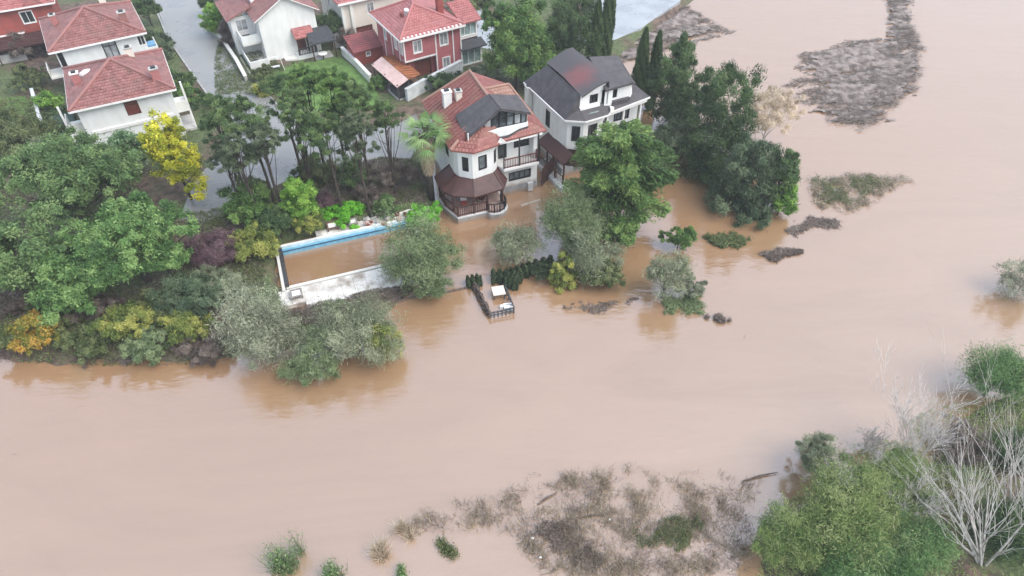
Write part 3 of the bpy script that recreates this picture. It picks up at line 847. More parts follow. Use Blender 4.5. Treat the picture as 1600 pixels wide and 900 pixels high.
    chimney(h, -.28, 7.2, 3.5, 6.5, .5, .7, M['offwhite'], M['concrete'])
    sky_ = MB().box(1.9, 3.2, -.42, -.3, 6.9, 6.98).build('skylight', M['mint'], h)
    # maroon lean-to beside the tiled villa
    aw = MB(); slope(aw, [(-1.15, 3.4, 2.75), (-.75, -1.3, 2.75), (.35, -.9, 3.45), (.05, 3.4, 3.45)], step=.3, t=.02)
    aw.build('side_awning', M['maroon'], h)
    for p in ((-1.0, 3.2), (-.9, 1.7), (-.75, .2), (-.6, -1.1)):
        MB().bar((*p, -.4), (*p, 2.75), .14).build('awning_post', M['maroon'], h)
    railing(h, [(-1.0, 3.2), (-.75, .2), (-.6, -1.1)], .2, 1.2, M['maroon'], .2)
    MB().prism([(-1.3, 3.6), (-1.1, -1.6), (-.6, -1.7), (.3, .4), (.1, 3.6)], -1.0, .35).build('side_terrace', M['palegrey'], h)
    return h
villa_dark()

# timber screen between the two villas
fo = thing('timber_fence', 'dark maroon timber screen between the two white villas', 'fence', (2.85, 54.75, 0), 60)
for k in range(13):
    MB().box(k * .20, k * .20 + .175, -.03 + .012 * (k % 2), .03 + .012 * (k % 2), -.5, 2.0).build('plank', M['maroon'], fo)
MB().box(-.05, 2.65, .05, .12, 1.5, 1.6).box(-.05, 2.65, .05, .12, .5, .6).build('rail', M['maroon'], fo)

# ------------------------------------------------------------------ houses behind, along the road
def hip_house(name, label, loc, rot, w, d, eave, apex, wallmat, roofmat, front=(), left=(), right=(), ov=.55, base=.6, ridge_len=0.0, z0=None):
    h = thing(name, label, 'house', loc, rot)
    a, b = ov, ov
    wall(h, (a, b), (w - a, b), base, eave, wallmat, front)
    wall(h, (w - a, b), (w - a, d - b), base, eave, wallmat, right)
    wall(h, (w - a, d - b), (a, d - b), base, eave, wallmat)
    wall(h, (a, d - b), (a, b), base, eave, wallmat, left)
    r = MB(); z = eave + .05
    A1, A2 = (w / 2, d / 2 - ridge_len / 2, apex), (w / 2, d / 2 + ridge_len / 2, apex)
    c = [(0, 0, z), (w, 0, z), (w, d, z), (0, d, z)]
    if ridge_len:
        slope(r, [c[0], c[1], A1]); slope(r, [c[1], c[2], A2, A1]); slope(r, [c[2], c[3], A2]); slope(r, [c[3], c[0], A1, A2])
    else:
        for i in range(4): slope(r, [c[i], c[(i + 1) % 4], A1])
    ro = r.build('roof', M[roofmat], h)
    L = lambda p: (p[0], p[1], p[2] + .07)
    for i, p in enumerate(c): ridge(ro, L(p), L(A1 if i < 2 else A2), M[roofmat], .15)
    if ridge_len: ridge(ro, L(A1), L(A2), M[roofmat], .15)
    g_ = MB()
    for i in range(4):
        p, q = c[i], c[(i + 1) % 4]
        g_.bar((p[0], p[1], z - .10), (q[0], q[1], z - .10), .14, .18)
    g_.build('gutter', M['trim'], h)
    return h

h3 = hip_house('house', 'white two storey house with red hip roof and closed brown shutter, beside the yellow tree', (-41.7, 58.0, 0), 27.5, 9.6, 9.6, 6.15, 8.25, M['white'], 'tile',
               front=[(4.1, 5.3, 4.3, 5.75, 'shutter'), (5.0, 6.4, 1.5, 3.0, 'whitedark')], left=[(6.4, 7.6, 3.9, 5.6, 'dark')], right=[(1.0, 2.4, 3.6, 5.6, 'whitedark'), (5, 6, 4.2, 5.6, 'whitedark')])
MB().box(1, 8.6, .42, .56, 3.2, 3.5).build('string_course', M['trim'], h3)
chimney(h3, 1.3, 4.6, 6.3, 7.7, .7, .6, M['tile_pink'], M['trim']); chimney(h3, 6.6, 6.6, 6.6, 8.3, .75, .65, M['cream'], M['concrete']); chimney(h3, 8.3, 1.6, 6.0, 7.9, .75, .65, M['tile_pink'], M['concrete'])
dm = MB()
for k in range(8):
    a0, a1 = 2 * math.pi * k / 8, 2 * math.pi * (k + 1) / 8
    for j in range(3):
        e0, e1 = math.pi / 2 * j / 3, math.pi / 2 * (j + 1) / 3
        pt = lambda a, e: (2.4 + .85 * math.cos(a) * math.cos(e), 5.5 + .45 * math.sin(a) * math.cos(e), 7.0 + .45 * math.sin(e))
        dm.face([pt(a0, e0), pt(a1, e0), pt(a1, e1), pt(a0, e1)])
dm.build('roof_lantern', M['trim'], h3, True)
for (x0, x1, y0, y1) in ((9.05, 10.3, 1.2, 4.2), (-1.0, .55, 1.4, 4.0)):
    MB().box(x0, x1, y0, y1, 3.05, 3.25).build('balcony_slab', M['trim'], h3)
    MB().box(x0, x1, y0, y0 + .1, 3.25, 4.2).box(x0 if x0 < 0 else x1 - .1, x0 + .1 if x0 < 0 else x1, y0 + .1, y1, 3.25, 4.2).build('balcony_parapet', M['offwhite'], h3)
    MB().box(x0, x1, y0, y1, .5, 1.1).build('side_step', M['concrete'], h3)
    MB().bar((x0 + .1 if x0 < 0 else x1 - .1, y0 + .1, 1.0), (x0 + .1 if x0 < 0 else x1 - .1, y0 + .1, 6.2), .18).build('balcony_column', M['trim'], h3)

h4 = hip_house('house', 'white house with red hip roof and blue tarpaulin on its balcony, behind the shuttered one', (-49.4, 70.1, 0), 31, 9.9, 9.8, 6.15, 8.3, M['white'], 'tile',
               front=[(4.6, 6.0, 4.0, 5.9, 'curtain'), (.15, .6, 3.8, 5.9, 'dark'), (8.2, 9.0, 4.6, 5.8, 'whitedark')], left=[(5.5, 6.5, 3.8, 5.6, 'dark')], right=[(1, 2, 4, 5.6, 'dark')])
chimney(h4, 1.6, 5.6, 6.6, 7.9, .6, .6, M['tile_pink'], M['concrete']); chimney(h4, 8.3, 2.2, 6.4, 8.0, .8, .65, M['tile'], M['concrete']); chimney(h4, 7.0, 7.6, 6.6, 8.2, .7, .6, M['cream'], M['concrete'])
MB().box(9.35, 10.6, .6, 3.4, 3.1, 3.3).build('balcony_slab', M['trim'], h4)
MB().box(10.5, 10.6, .6, 3.4, 3.3, 4.2).box(9.35, 10.5, .6, .7, 3.3, 4.2).build('balcony_parapet', M['offwhite'], h4)
MB().box(9.6, 10.45, 1.0, 2.2, 4.05, 4.3).build('tarpaulin', M['bluetarp'], h4)
MB().box(-.9, .5, .8, 3.0, 3.0, 3.2).box(-.9, -.8, .8, 3.0, 3.2, 4.1).build('balcony_slab', M['offwhite'], h4)

h5 = hip_house('house', 'red walled house with broad tiled roof at the top left corner of the photo', (-66.5, 78.2, 0), 27, 12.5, 9, 6.0, 8.1, M['redwall2'], 'tile_pink', ridge_len=0,
               front=[(1.5, 2.8, 3.9, 5.4, 'whitedark'), (7.8, 9.2, 3.9, 5.4, 'whitedark')])
MB().box(5.0, 8.0, -1.0, .5, 2.9, 3.1).build('balcony_slab', M['trim'], h5)
gb = MB(); gb.face([(9.2, .1, 6.2), (11.2, .1, 6.2), (10.2, .1, 7.3)]); slope(gb, [(9.1, 3, 6.15), (9.1, 0, 6.15), (10.2, 0, 7.35), (10.2, 3, 7.35)]); slope(gb, [(11.3, 0, 6.15), (11.3, 3, 6.15), (10.2, 3, 7.35), (10.2, 0, 7.35)])
gb.build('gablet', M['tile_pink'], h5)

hw = thing('outbuilding', 'small white building with rounded corner cut off by the left photo edge', 'building', (-55.2, 59.2, 0), 32)
MB().prism([(-5, 0), (-.6, 0), (-.15, .2), (.1, .6), (.1, 4.5), (-5, 4.5)], .3, 3.6).build('wall', M['white'], hw)
MB().prism([(-5.1, -.1), (-.5, -.1), (.0, .15), (.2, .6), (.2, 4.6), (-5.1, 4.6)], 3.6, 3.8).build('parapet', M['palegrey'], hw)
MB().box(-3.6, -2.6, -.05, .02, 1.3, 2.6).build('window', M['glass'], hw)

# white gabled house above the lawn
def gable_house():
    h = thing('house', 'plain white gabled house with small red porch roof above the green lawn', 'house', (-29.5, 78.9, 0), 29)
    W = M['white']
    w, d = 6.7, 11
    wall(h, (.0, .0), (w, .0), .6, 6.2, W); wall(h, (w, 0), (w, d), .6, 6.2, W, [(2, 3, 4, 5.4, 'whitedark')]); wall(h, (w, d), (0, d), .6, 6.2, W); wall(h, (0, d), (0, 0), .6, 6.2, W, [(8.2, 9.4, 3.6, 5.6, 'whitedark'), (8.2, 9.4, 1, 3, 'whitedark')])
    MB().face([(0, 0, 6.2), (w, 0, 6.2), (w / 2, 0, 8.1)]).build('gable_wall', W, h)
    r = MB()
    slope(r, [(-.5, d, 5.95), (-.5, -.45, 5.95), (w / 2, -.45, 8.2), (w / 2, d, 8.2)])
    slope(r, [(w + .5, -.45, 5.95), (w + .5, d, 5.95), (w / 2, d, 8.2), (w / 2, -.45, 8.2)])
    ro = r.build('roof', M['tile'], h)
    ridge(ro, (w / 2, -.45, 8.27), (w / 2, d, 8.27), M['tile'], .14)
    vb = MB(); vb.bar((-.5, -.44, 5.88), (w / 2, -.44, 8.12), .07, .2, (0, 1, 0)); vb.bar((w + .5, -.44, 5.88), (w / 2, -.44, 8.12), .07, .2, (0, 1, 0)); vb.build('bargeboard', M['trim'], h)
    chimney(h, .9, 4.2, 6.2, 8.0, 1.1, .7, M['white'], M['trim'])
    # lower wing and stepped balconies on the road side
    wall(h, (-2.6, 3.4), (0, 3.4), .6, 5.4, W, [(.5, 1.9, 3.6, 5.1, 'white')]); wall(h, (-2.6, 9), (-2.6, 3.4), .6, 5.4, W)
    r2 = MB(); slope(r2, [(-3.1, 9, 5.4), (-3.1, 2.8, 5.4), (.0, 2.8, 6.5), (.0, 9, 6.5)]); r2.build('wing_roof', M['tile'], h)
    for k, (za, x0, y0) in enumerate(((3.1, -2.2, .9), (.9, -2.3, -1.2))):
        MB().box(x0, -.02, y0, 3.35, za - .25, za).build('balcony_slab', M['offwhite'], h)
        MB().box(x0, x0 + .12, y0, 3.35, za, za + .9).box(x0 + .12, -.02, y0, y0 + .12, za, za + .9).build('balcony_parapet', W, h)
        MB().box(x0 + .4, x0 + 1.2, y0 + .8, y0 + 1.5, za, za + .5).build('balcony_bench', M['metal'], h)
    MB().box(-2.6, 0, -1.2, 3.3, .3, .66).build('podium', M['concrete'], h)
    # porch
    p = MB(); slope(p, [(3.5, -1.3, 3.45), (5.9, -1.3, 3.45), (5.9, 0, 4.15), (3.5, 0, 4.15)], t=.05); p.build('porch_roof', M['tile_pink'], h)
    for x in (3.7, 5.7): MB().bar((x, -1.15, .8), (x, -1.15, 3.5), .13).build('porch_post', M['maroon'], h)
    MB().box(3.9, 4.9, -.06, .03, 1.35, 3.3).build('porch_door', M['maroon_rail'], h)
    MB().box(3.4, 6.0, -1.35, -.01, .6, 1.3).build('porch_floor', W, h)
    railing(h, [(3.6, -1.3), (5.8, -1.3)], 1.3, 2.1, M['metal'], .2)
    MB().prism([(1.9, -.8), (3.4, -1.3), (3.4, -.05), (1.9, -.05)], .6, 1.0).build('porch_step', M['offwhite'], h)
    return h
gable_house()

def lean_gazebo():
    h = thing('gazebo', 'open garden gazebo with dark grey roof next to the white gabled house', 'gazebo', (-23.9, 78.7, .8), 28)
    for x, y in ((.2, .2), (2.9, .2), (2.9, 2.3), (.2, 2.3)): MB().bar((x, y, 0), (x, y, 2.5), .14).build('post', M['maroon'], h)
    r = MB(); slope(r, [(0, -.1, 2.3), (3.2, -.1, 2.3), (3.0, 2.6, 3.05), (0.2, 2.6, 3.05)], step=.3, t=.02)
    r.build('roof', M['gazebo'], h)
    MB().box(.5, 2.6, .5, 2.2, .0, .08).build('floor', M['concrete'], h)
    return h
lean_gazebo()
tb = thing('garden_table', 'pale round garden table under the dark grey gazebo', 'table', (-22.9, 79.6, .88), 20)
MB().tube([(0, 0, .68), (0, 0, .74)], .55, 14).build('table_top', M['trim'], tb); MB().tube([(0, 0, 0), (0, 0, .68)], .08, 8).build('leg', M['metal'], tb)
ov = thing('garden_oven', 'white domed garden oven standing at the end of the garden wall', 'oven', (-21.85, 83.20, 0.80), 15)
MB().box(-.5, .5, -.45, .45, 0, 1.0).build('oven_base', M['offwhite'], ov)
dmo = MB()
for k in range(10):
    for j in range(4):
        pt = lambda a, e: (.5 * math.cos(a) * math.cos(e), .45 * math.sin(a) * math.cos(e), 1.0 + .85 * math.sin(e))
        a0, a1, e0, e1 = 2 * math.pi * k / 10, 2 * math.pi * (k + 1) / 10, math.pi / 2 * j / 4, math.pi / 2 * (j + 1) / 4
        dmo.face([pt(a0, e0), pt(a1, e0), pt(a1, e1), pt(a0, e1)])
dmo.build('oven_dome', M['white'], ov, True); MB().tube([(0, .1, 1.7), (0, .1, 2.5)], .12, 8).build('flue', M['offwhite'], ov)
MB().box(-.18, .18, -.5, -.40, 1.05, 1.4).build('oven_mouth', M['dark'], ov)

# rose red house
def red_house():
    h = thing('house', 'rose red house with white trim and pink tiled roof beside the rusty carport', 'house', (-12.2, 72.9, 0), 31)
    W = M['redwall']
    w, d, o = 8.0, 8.2, .5
    wall(h, (o, o), (4.4, o), 3.4, 6.3, W, [(1.1, 2.2, 4.1, 5.6, 'white')])
    wall(h, (4.4, o), (w - .4, o), 3.4, 6.3, W, [(.5, 1.6, 4.2, 5.8, 'white')])
    wall(h, (o + .5, o + .9), (4.4, o + .9), .6, 3.4, M['redwall'], [(1.0, 3.0, .8, 2.9, 'shutter')])
    wall(h, (4.4, o + .01), (w - .4, o + .01), .6, 3.4, W, [(.7, 1.7, 1.4, 2.8, 'white')])
    wall(h, (4.4, o + .9), (4.4, o), .6, 3.4, W)
    MB().box(o, 4.4, o, o + .95, 3.3, 3.42).build('overhang_soffit', M['trim'], h)
    wall(h, (o, d), (o, o), .6, 6.3, W, [(5.0, 5.8, 4.0, 5.6, 'white'), (6.6, 7.3, 4.0, 5.6, 'white'), (2, 2.8, 4, 5.6, 'white')])
    wall(h, (w - .4, o), (w - .4, d), .6, 6.3, W); wall(h, (w - .4, d), (o, d), .6, 6.3, W)
    for x in (o, 4.4, 6.6, w - .4):
        MB().box(x - .06, x + .08, o - .05, o + .03, 1.0 if x > 1 else 3.4, 6.3).build('corner_trim', M['trim'], h)
    for y in (1.9, 3.9, 6.1):
        MB().box(o - .05, o + .03, y - .07, y + .07, .6, 6.3).build('corner_trim', M['trim'], h)
    MB().box(o, 4.4, o - .04, o + .02, 3.4, 3.52).build('trim_band', M['trim'], h)
    MB().box(4.5, w - .4, o - .05, o + .02, .6, 1.1).build('plinth', M['cream'], h)
    r = MB(); z = 6.32; A1, A2 = (3.4, 3.6, 8.3), (3.9, 5.0, 8.3)
    c = [(-.1, -.1, z), (w, -.1, z), (w, d + .2, z), (-.1, d + .2, z)]
    slope(r, [c[0], c[1], A1]); slope(r, [c[1], c[2], A2, A1]); slope(r, [c[2], c[3], A2]); slope(r, [c[3], c[0], A1, A2])
    ro = r.build('roof', M['tile_pink'], h)
    L = lambda p: (p[0], p[1], p[2] + .07)
    for p, q in ((c[0], A1), (c[1], A1), (A1, A2), (c[2], A2), (c[3], A2)): ridge(ro, L(p), L(q), M['tile_pink'], .12)
    g_ = MB(); g_.bar((-.1, -.14, z - .1), (w, -.14, z - .1), .12, .2); g_.bar((-.14, -.1, z - .1), (-.14, d, z - .1), .12, .2); g_.build('gutter', M['trim'], h)
    for k in range(15):
        x = .3 + k * .5
        MB().box(x, x + .22, -.12, .12, z + .03, z + .15).build('eave_tile', M['trim'], ro)
    chimney(h, 6.2, 2.6, 6.8, 9.0, .7, .6, M['redwall2'], M['redwall2'])
    dn = MB().tube([(2.2, 3.0, 7.55), (2.2, 2.7, 8.25)], .28, 10); dn.build('roof_vent', M['brass'], h)
    MB().box(1.7, 2.7, 2.9, 3.6, 7.3, 7.75).build('vent_box', M['redwall2'], h)
    # glazed wing on the right
    wall(h, (7.6, 1.2), (10.2, 1.2), 4.0, 6.0, M['trim'], [(.15, 2.45, 4.3, 5.8, 'mint')])
    wall(h, (10.2, 1.2), (10.2, 6), .6, 6.0, M['trim'], [(.4, 3, 4.3, 5.8, 'mint')])
    wall(h, (7.6, .9), (10.6, .9), .6, 3.0, M['trim'], [(.3, 2.8, .9, 2.8, 'mint')])
    a = MB(); slope(a, [(7.5, .2, 3.15), (10.9, .2, 3.15), (10.7, 1.3, 3.75), (7.5, 1.3, 3.75)], step=.3, t=.02); a.build('wing_awning', M['gazebo'], h)
    r3 = MB(); slope(r3, [(7.9, .8, 6.05), (10.6, .8, 6.05), (10.6, 4.2, 7.3), (7.9, 4.2, 7.3)]); slope(r3, [(10.6, 7, 6.05), (7.9, 7, 6.05), (7.9, 4.2, 7.3), (10.6, 4.2, 7.3)])
    r3.build('wing_roof', M['tile_pink'], h)
    return h
red_house()

cp = thing('carport', 'open carport with rusty orange and pale pink sheet roof on thin posts', 'carport', (-15.95, 74.4, .8), 34)
r = MB(); slope(r, [(0, .4, 1.75), (0, -6.0, 1.75), (1.4, -6.1, 2.35), (1.4, .4, 2.35)], step=.6, t=.02, thick=.05)
ro = r.build('roof_sheet', M['palesheet'], cp); ro['label'] = 'pale pink roof slope'
r = MB(); slope(r, [(3.4, -5.2, 2.0), (3.4, .6, 2.0), (1.4, .4, 2.38), (1.4, -6.1, 2.38)], step=.6, t=.02, thick=.05)
ro = r.build('roof_sheet', M['rust'], cp); ro['label'] = 'rusty orange roof slope'
ribs(ro, [(3.4, -5.2, 2.0), (3.4, .6, 2.0), (1.4, .4, 2.38), (1.4, -6.1, 2.38)], M['rust'], .6, .05, 'sheet_rib')
for x, y in ((.15, .2), (.15, -2.8), (.15, -5.8), (3.2, -5.0), (3.2, -2.5), (1.5, -5.9)): MB().bar((x, y, -.2), (x, y, 1.95), .10).build('post', M['metal'], cp)
MB().box(.1, 3.2, -5.8, .3, -.02, .06).build('floor_slab', M['concrete'], cp)
MB().box(.3, 2.9, -5.6, -3.4, .06, .75).build('stored_crate_stack', M['metal'], cp)

sh = thing('garden_shed', 'low shed with dull red roof between lawn wall and red house', 'shed', (-18.64, 77.77, 0.80), 31)
wall(sh, (0, 0), (3.4, 0), -.1, 1.9, M['redwall2'], [(1.4, 2.0, .9, 1.5, 'whitedark')], 'wall'); wall(sh, (0, 2.4), (0, 0), -.1, 1.9, M['redwall2']); wall(sh, (3.4, 0), (3.4, 2.4), -.1, 1.9, M['redwall2'])
r = MB(); slope(r, [(-.2, -.3, 1.85), (3.7, -.3, 1.85), (3.7, 2.6, 2.75), (-.2, 2.6, 2.75)], step=.34); r.build('roof', M['roseroof'], sh)

def beige_house():
    h = thing('house', 'beige house with pale side wall partly hidden behind the red house', 'house', (-20.6, 83.0, 0), 31)
    wall(h, (0, 0), (8, 0), .6, 6.4, M['cream'], [(3.2, 4.2, 4.2, 5.6, 'white'), (1.2, 3.6, .9, 2.9, 'shutter')]); wall(h, (0, 8), (0, 0), .6, 6.4, M['offwhite'], [(3, 4, 4.2, 5.6, 'whitedark')])
    wall(h, (8, 0), (8, 8), .6, 6.4, M['cream']); wall(h, (8, 8), (0, 8), .6, 6.4, M['cream'])
    for x in (-.1, 1.0): MB().box(x, x + .35, -.35, .0, .6, 6.4).build('pilaster', M['offwhite'], h)
    r = MB(); A = (4, 4, 8.4); c = [(-.5, -.6, 6.4), (8.5, -.6, 6.4), (8.5, 8.5, 6.4), (-.5, 8.5, 6.4)]
    for i in range(4): slope(r, [c[i], c[(i + 1) % 4], A])
    r.build('roof', M['tile_pink'], h)
    MB().bar((-.5, -.64, 6.3), (8.5, -.64, 6.3), .14, .2).build('gutter', M['trim'], h)
    return h
beige_house()

# ------------------------------------------------------------------ garden walls
def wall_line(name, label, pts, h, t, mat, cap=None, z=.7, cat='wall'):
    o = thing(name, label, cat, (pts[0][0], pts[0][1], z))
    q = [(p[0] - pts[0][0], p[1] - pts[0][1]) for p in pts]
    for i in range(len(q) - 1):
        MB().bar((*q[i], h / 2), (*q[i + 1], h / 2), t, h).build('wall_run', mat, o)
        MB().bar((*q[i], h + .04), (*q[i + 1], h + .04), t + .1, .08).build('coping', cap or mat, o)
    return o
wall_line('garden_wall', 'long pale garden wall between the carport and the tiled villa', [(-11.70, 69.61), (-9.64, 72.20), (-5.92, 76.48)], 1.5, .35, M['palegrey'], M['palegrey'])
wall_line('garden_wall', 'white garden wall running down the right side of the green lawn', [(-20.78, 80.76), (-18.72, 77.77), (-16.29, 73.69)], 1.1, .3, M['offwhite'], M['trim'])
wall_line('roadside_wall', 'low stone wall with pale coping along the right side of the wet road', [(-39.82, 88.79), (-35.98, 83.20), (-32.93, 78.09), (-30.74, 74.00)], .8, .3, M['concrete'], M['offwhite'])
wall_line('garden_wall', 'thin grey boundary wall beside the left white house with shutter', [(-53.71, 70.75), (-50.28, 65.30), (-48.16, 62.29)], 1.0, .25, M['concrete'], M['palegrey'])
wall_line('garden_wall', 'pale crumbling wall in the shaded yard of the red walled house', [(-62.32, 78.09), (-60.21, 79.08), (-58.99, 79.75)], 1.0, .3, M['concrete'], M['palegrey'])
hs_ = thing('garden_canopy', 'dark green canopy cover beside the left white house', 'canopy', (-46.64, 61.32, 0.80), 28)
MB().box(0, 2.2, 0, 2.2, 1.7, 1.78).build('canopy_cloth', pmat('dark_green_cloth', (.02, .06, .045), (.012, .04, .03), 2), hs_)
for x in (.08, 2.1):
    for y in (.08, 2.1): MB().bar((x, y, -.1), (x, y, 1.7), .08).build('post', M['metal'], hs_)
yr = thing('garden_shelter', 'long dark brown roofed shelter in the yard at the far left', 'shelter', (-61.00, 77.77, 0.80), 27)
r = MB(); slope(r, [(-3, 0, 1.9), (6.4, 0, 1.9), (6.4, 2.2, 2.5), (-3, 2.2, 2.5)]); r.build('roof', M['maroon'], yr)
for x in (-2.8, 0, 3, 6.2): MB().bar((x, .15, -.1), (x, .15, 1.9), .12).build('post', M['maroon'], yr)
MB().box(-2.9, 6.3, 1.9, 2.0, -.1, 2.2).build('back_wall', M['maroon'], yr)

# ------------------------------------------------------------------ pool, deck, landing stage, small things
pl = thing('swimming_pool', 'flooded rectangular swimming pool with blue rim and white paved deck', 'pool', (-19.74, 44.76, 0), 20)
MB().box(-.05, 11.3, .0, .18, -1.5, .50).build('blue_wall', M['poolblue'], pl)
MB().box(-.05, 11.3, .19, .48, .44, .56).build('blue_ledge', M['poolblue2'], pl)
MB().box(-.05, 11.3, -.035, -.003, .34, .44).build('dark_line', M['poolline'], pl)
MB().box(-.3, 11.6, .50, .72, .40, .60).build('coping', M['trim'], pl)
MB().box(-.35, -.06, -4.5, .45, -1.5, .55).build('side_wall', M['metal'], pl)
MB().box(-.62, -.38, -5.0, .7, -.9, .50).build('side_kerb', M['offwhite'], pl)
MB().box(-.3, 11.6, -4.62, -4.35, -1.5, .30).build('front_rim', M['offwhite'], pl)
MB().box(-.3, 11.6, -4.86, -4.66, -1.5, .16).build('overflow_channel', M['concrete'], pl)
MB().box(11.32, 11.7, -4.6, .7, -1.5, .50).build('side_kerb', M['offwhite'], pl)
random.seed(5)
slabs = []
for i in range(13):
    for j in range(3):
        x0, y0 = -1.0 + i * 1.0, -7.6 + j * .92
        if i < 2 and j < 1: continue
        s_ = MB().box(x0, x0 + .985, y0, y0 + .905, -.8, .34 + random.uniform(-.012, .012)).build('paving_slab', M['deck'], pl)
for i in range(9):
    x0 = 3.0 + i * 1.0
    MB().box(x0, x0 + .985, .74, 1.66, -.6, .50 + random.uniform(-.012, .012)).build('paving_slab', M['deck'], pl)
    if i > 1: MB().box(x0, x0 + .985, 1.68, 2.5, -.6, .50 + random.uniform(-.012, .012)).build('paving_slab', M['deck'], pl)

def low_frame(label, loc, rz, mat, s=.85):
    t = thing('low_table', label, 'table', loc, rz, 'low square frames on the pool deck')
    a = s / 2
    for k, (x0, x1, y0, y1) in enumerate(((-a, a, -a, -a + .13), (-a, a, a - .13, a), (-a, -a + .13, -a + .13, a - .13), (a - .13, a, -a + .13, a - .13))):
        MB().box(x0, x1, y0, y1, .28, .36).build('frame_bar', mat, t)
    for x in (-a + .06, a - .06):
        for y in (-a + .06, a - .06): MB().bar((x, y, 0), (x, y, .28), .09).build('leg', mat, t)
    MB().box(-a + .14, a - .14, -a + .14, a - .14, .25, .29).build('table_top', M['trim'], t)
    return t
BROWN = pmat('brown_timber_frame', (.16, .085, .06), (.10, .05, .035), 4)
GREYF = pmat('grey_timber_frame', (.30, .27, .25), (.20, .18, .16), 4)
low_frame('brown low square table on the far deck above the blue rim', (-16.01, 47.87, 0.50), 20, BROWN, 1.0)
low_frame('grey low square table at the left end of the front pool deck', (-17.38, 39.45, 0.36), 20, GREYF, .95)
low_frame('grey low square table at the right end of the front pool deck', (-8.91, 42.41, 0.36), 20, GREYF, .9)
low_frame('pale low square table on the far deck near the rubble', (-14.27, 48.41, 0.50), 20, GREYF, .8)

random.seed(11)
rb = thing('rubble_pile', 'heap of broken brick and stones beside the far pool deck', 'rubble', (-11.57, 48.89, 0.55), 15)
for k in range(38):
    x, y = random.uniform(-1.7, 2.4), random.gauss(0, .4)
    s_ = random.uniform(.08, .24)
    m = MB().box(-s_, s_, -s_ * .7, s_ * .7, -s_ * .5, s_ * .5).build('stone', random.choice([M['terra'], M['concrete'], M['offwhite'], M['shutter']]), rb)
    m.location = (x, y, random.uniform(.0, .22)); m.rotation_euler = (random.random(), random.random(), random.random() * 3)

# landing stage in the river
def landing():
    o = thing('landing_stage', 'flooded garden landing stage with dark rail on three sides in the river', 'landing stage', (0, 0, 0))
    L0, L1, R1, R0 = (-3.12, 40.86), (-1.72, 37.31), (0.15, 37.87), (-0.53, 40.33)
    def rail(a, b, n, hgt, pw, mat):
        a, b = Vector((*a, 0)), Vector((*b, 0))
        rl = MB().bar((a.x, a.y, hgt), (b.x, b.y, hgt), .10, .07).bar((a.x, a.y, hgt * .5), (b.x, b.y, hgt * .5), .07, .05).build('rail', mat, o)
        for k in range(n + 1):
            p = a + (b - a) * k / n
            MB().bar((p.x, p.y, -1.2), (p.x, p.y, hgt + .08), pw).build('post', mat, o)
    rail(L0, L1, 9, .62, .11, M['deadwood']); rail(L1, R1, 6, .55, .10, M['metal']); rail(R1, R0, 5, .62, .11, M['metal'])
    MB().prism([L0, L1, R1, R0], -.35, -.02).build('deck_board', M['concrete'], o)
    return o
landing()
tb = thing('garden_table', 'small square table with pale top on the flooded landing stage', 'table', (-1.10, 39.81, 0.00), 12)
MB().box(-.5, .5, -.5, .5, .55, .62).build('table_top', M['cream'], tb)
for x in (-.42, .42):
    for y in (-.42, .42): MB().bar((x, y, -.4), (x, y, .55), .08).build('leg', M['metal'], tb)
bu = thing('cool_box', 'pale blue plastic box at the front corner of the landing stage', 'box', (-0.31, 38.36, 0.00), 10)
MB().box(-.34, .34, -.24, .24, -.15, .30).build('box_body', M['palecyan'], bu); MB().box(-.36, .36, -.26, .26, .305, .38).build('lid', M['trim'], bu)
MB().tube([(-.2, 0, .38), (-.2, 0, .5), (.2, 0, .5), (.2, 0, .38)], .02, 6).build('handle', M['metal'], bu)
bo = MB().box(-.13, .13, -.13, .13, -.1, .32).tube([(0, 0, .32), (0, 0, .45)], .05, 8).build('canister', M['trim']); bo.location = (-0.82, 38.36, 0.00); tag(bo, 'small white canister left of the pale blue box on the landing stage', 'canister')
pk = MB().box(-1.05, 1.05, -.11, .11, -.03, .05).box(-.98, .7, -.055, .055, .05, .085).build('floating_plank', M['plank']); pk.location = (1.75, 52.13, 0.02); pk.rotation_euler = (0, 0, R(27)); tag(pk, 'long pale plank floating in the brown water below the tiled villa', 'plank')
bm = MB().tube([(-10.37, 38.59, 0.06), (-8.31, 39.46, 0.06), (-5.76, 40.05, 0.06), (-3.43, 40.79, 0.06)], .10, 7).build('floating_pipe', M['deadwood']); tag(bm, 'thin dark pipe line lying on the water left of the landing stage', 'pipe')
# veranda things
cb = thing('veranda_chair', 'chair with red and white cushions on the maroon veranda', 'chair', (-4.41, 50.63, 0.80), 10)
MB().box(-.28, .28, -.28, .28, .36, .46).build('seat', M['red'], cb); MB().box(-.28, .28, .22, .30, .46, .95).build('backrest', M['trim'], cb)
for x in (-.24, .24):
    for y in (-.24, .24): MB().bar((x, y, .0), (x, y, .36), .05).build('leg', M['metal'], cb)
cb = thing('veranda_chair', 'dark red chair further right on the maroon veranda', 'chair', (-2.85, 51.40, 0.80), -20)
MB().box(-.28, .28, -.28, .28, .36, .46).build('seat', M['maroon_rail'], cb); MB().box(-.28, .28, .22, .30, .46, .95).build('backrest', M['maroon_rail'], cb)
for x in (-.24, .24):
    for y in (-.24, .24): MB().bar((x, y, .0), (x, y, .36), .05).build('leg', M['metal'], cb)
tr = thing('garden_swing', 'small white metal frame standing on the lawn by the white house', 'swing frame', (-27.81, 76.38, 0.85), 25)
MB().tube([(-.9, 0, 0), (-.7, 0, 1.6), (.7, 0, 1.6), (.9, 0, 0)], .045, 6).build('front_frame', M['trim'], tr)
MB().tube([(-.9, .9, 0), (-.7, .5, 1.6), (.7, .5, 1.6), (.9, .9, 0)], .045, 6).build('rear_frame', M['trim'], tr)
MB().box(-.5, .5, .1, .5, .5, .56).build('seat', M['palegrey'], tr)

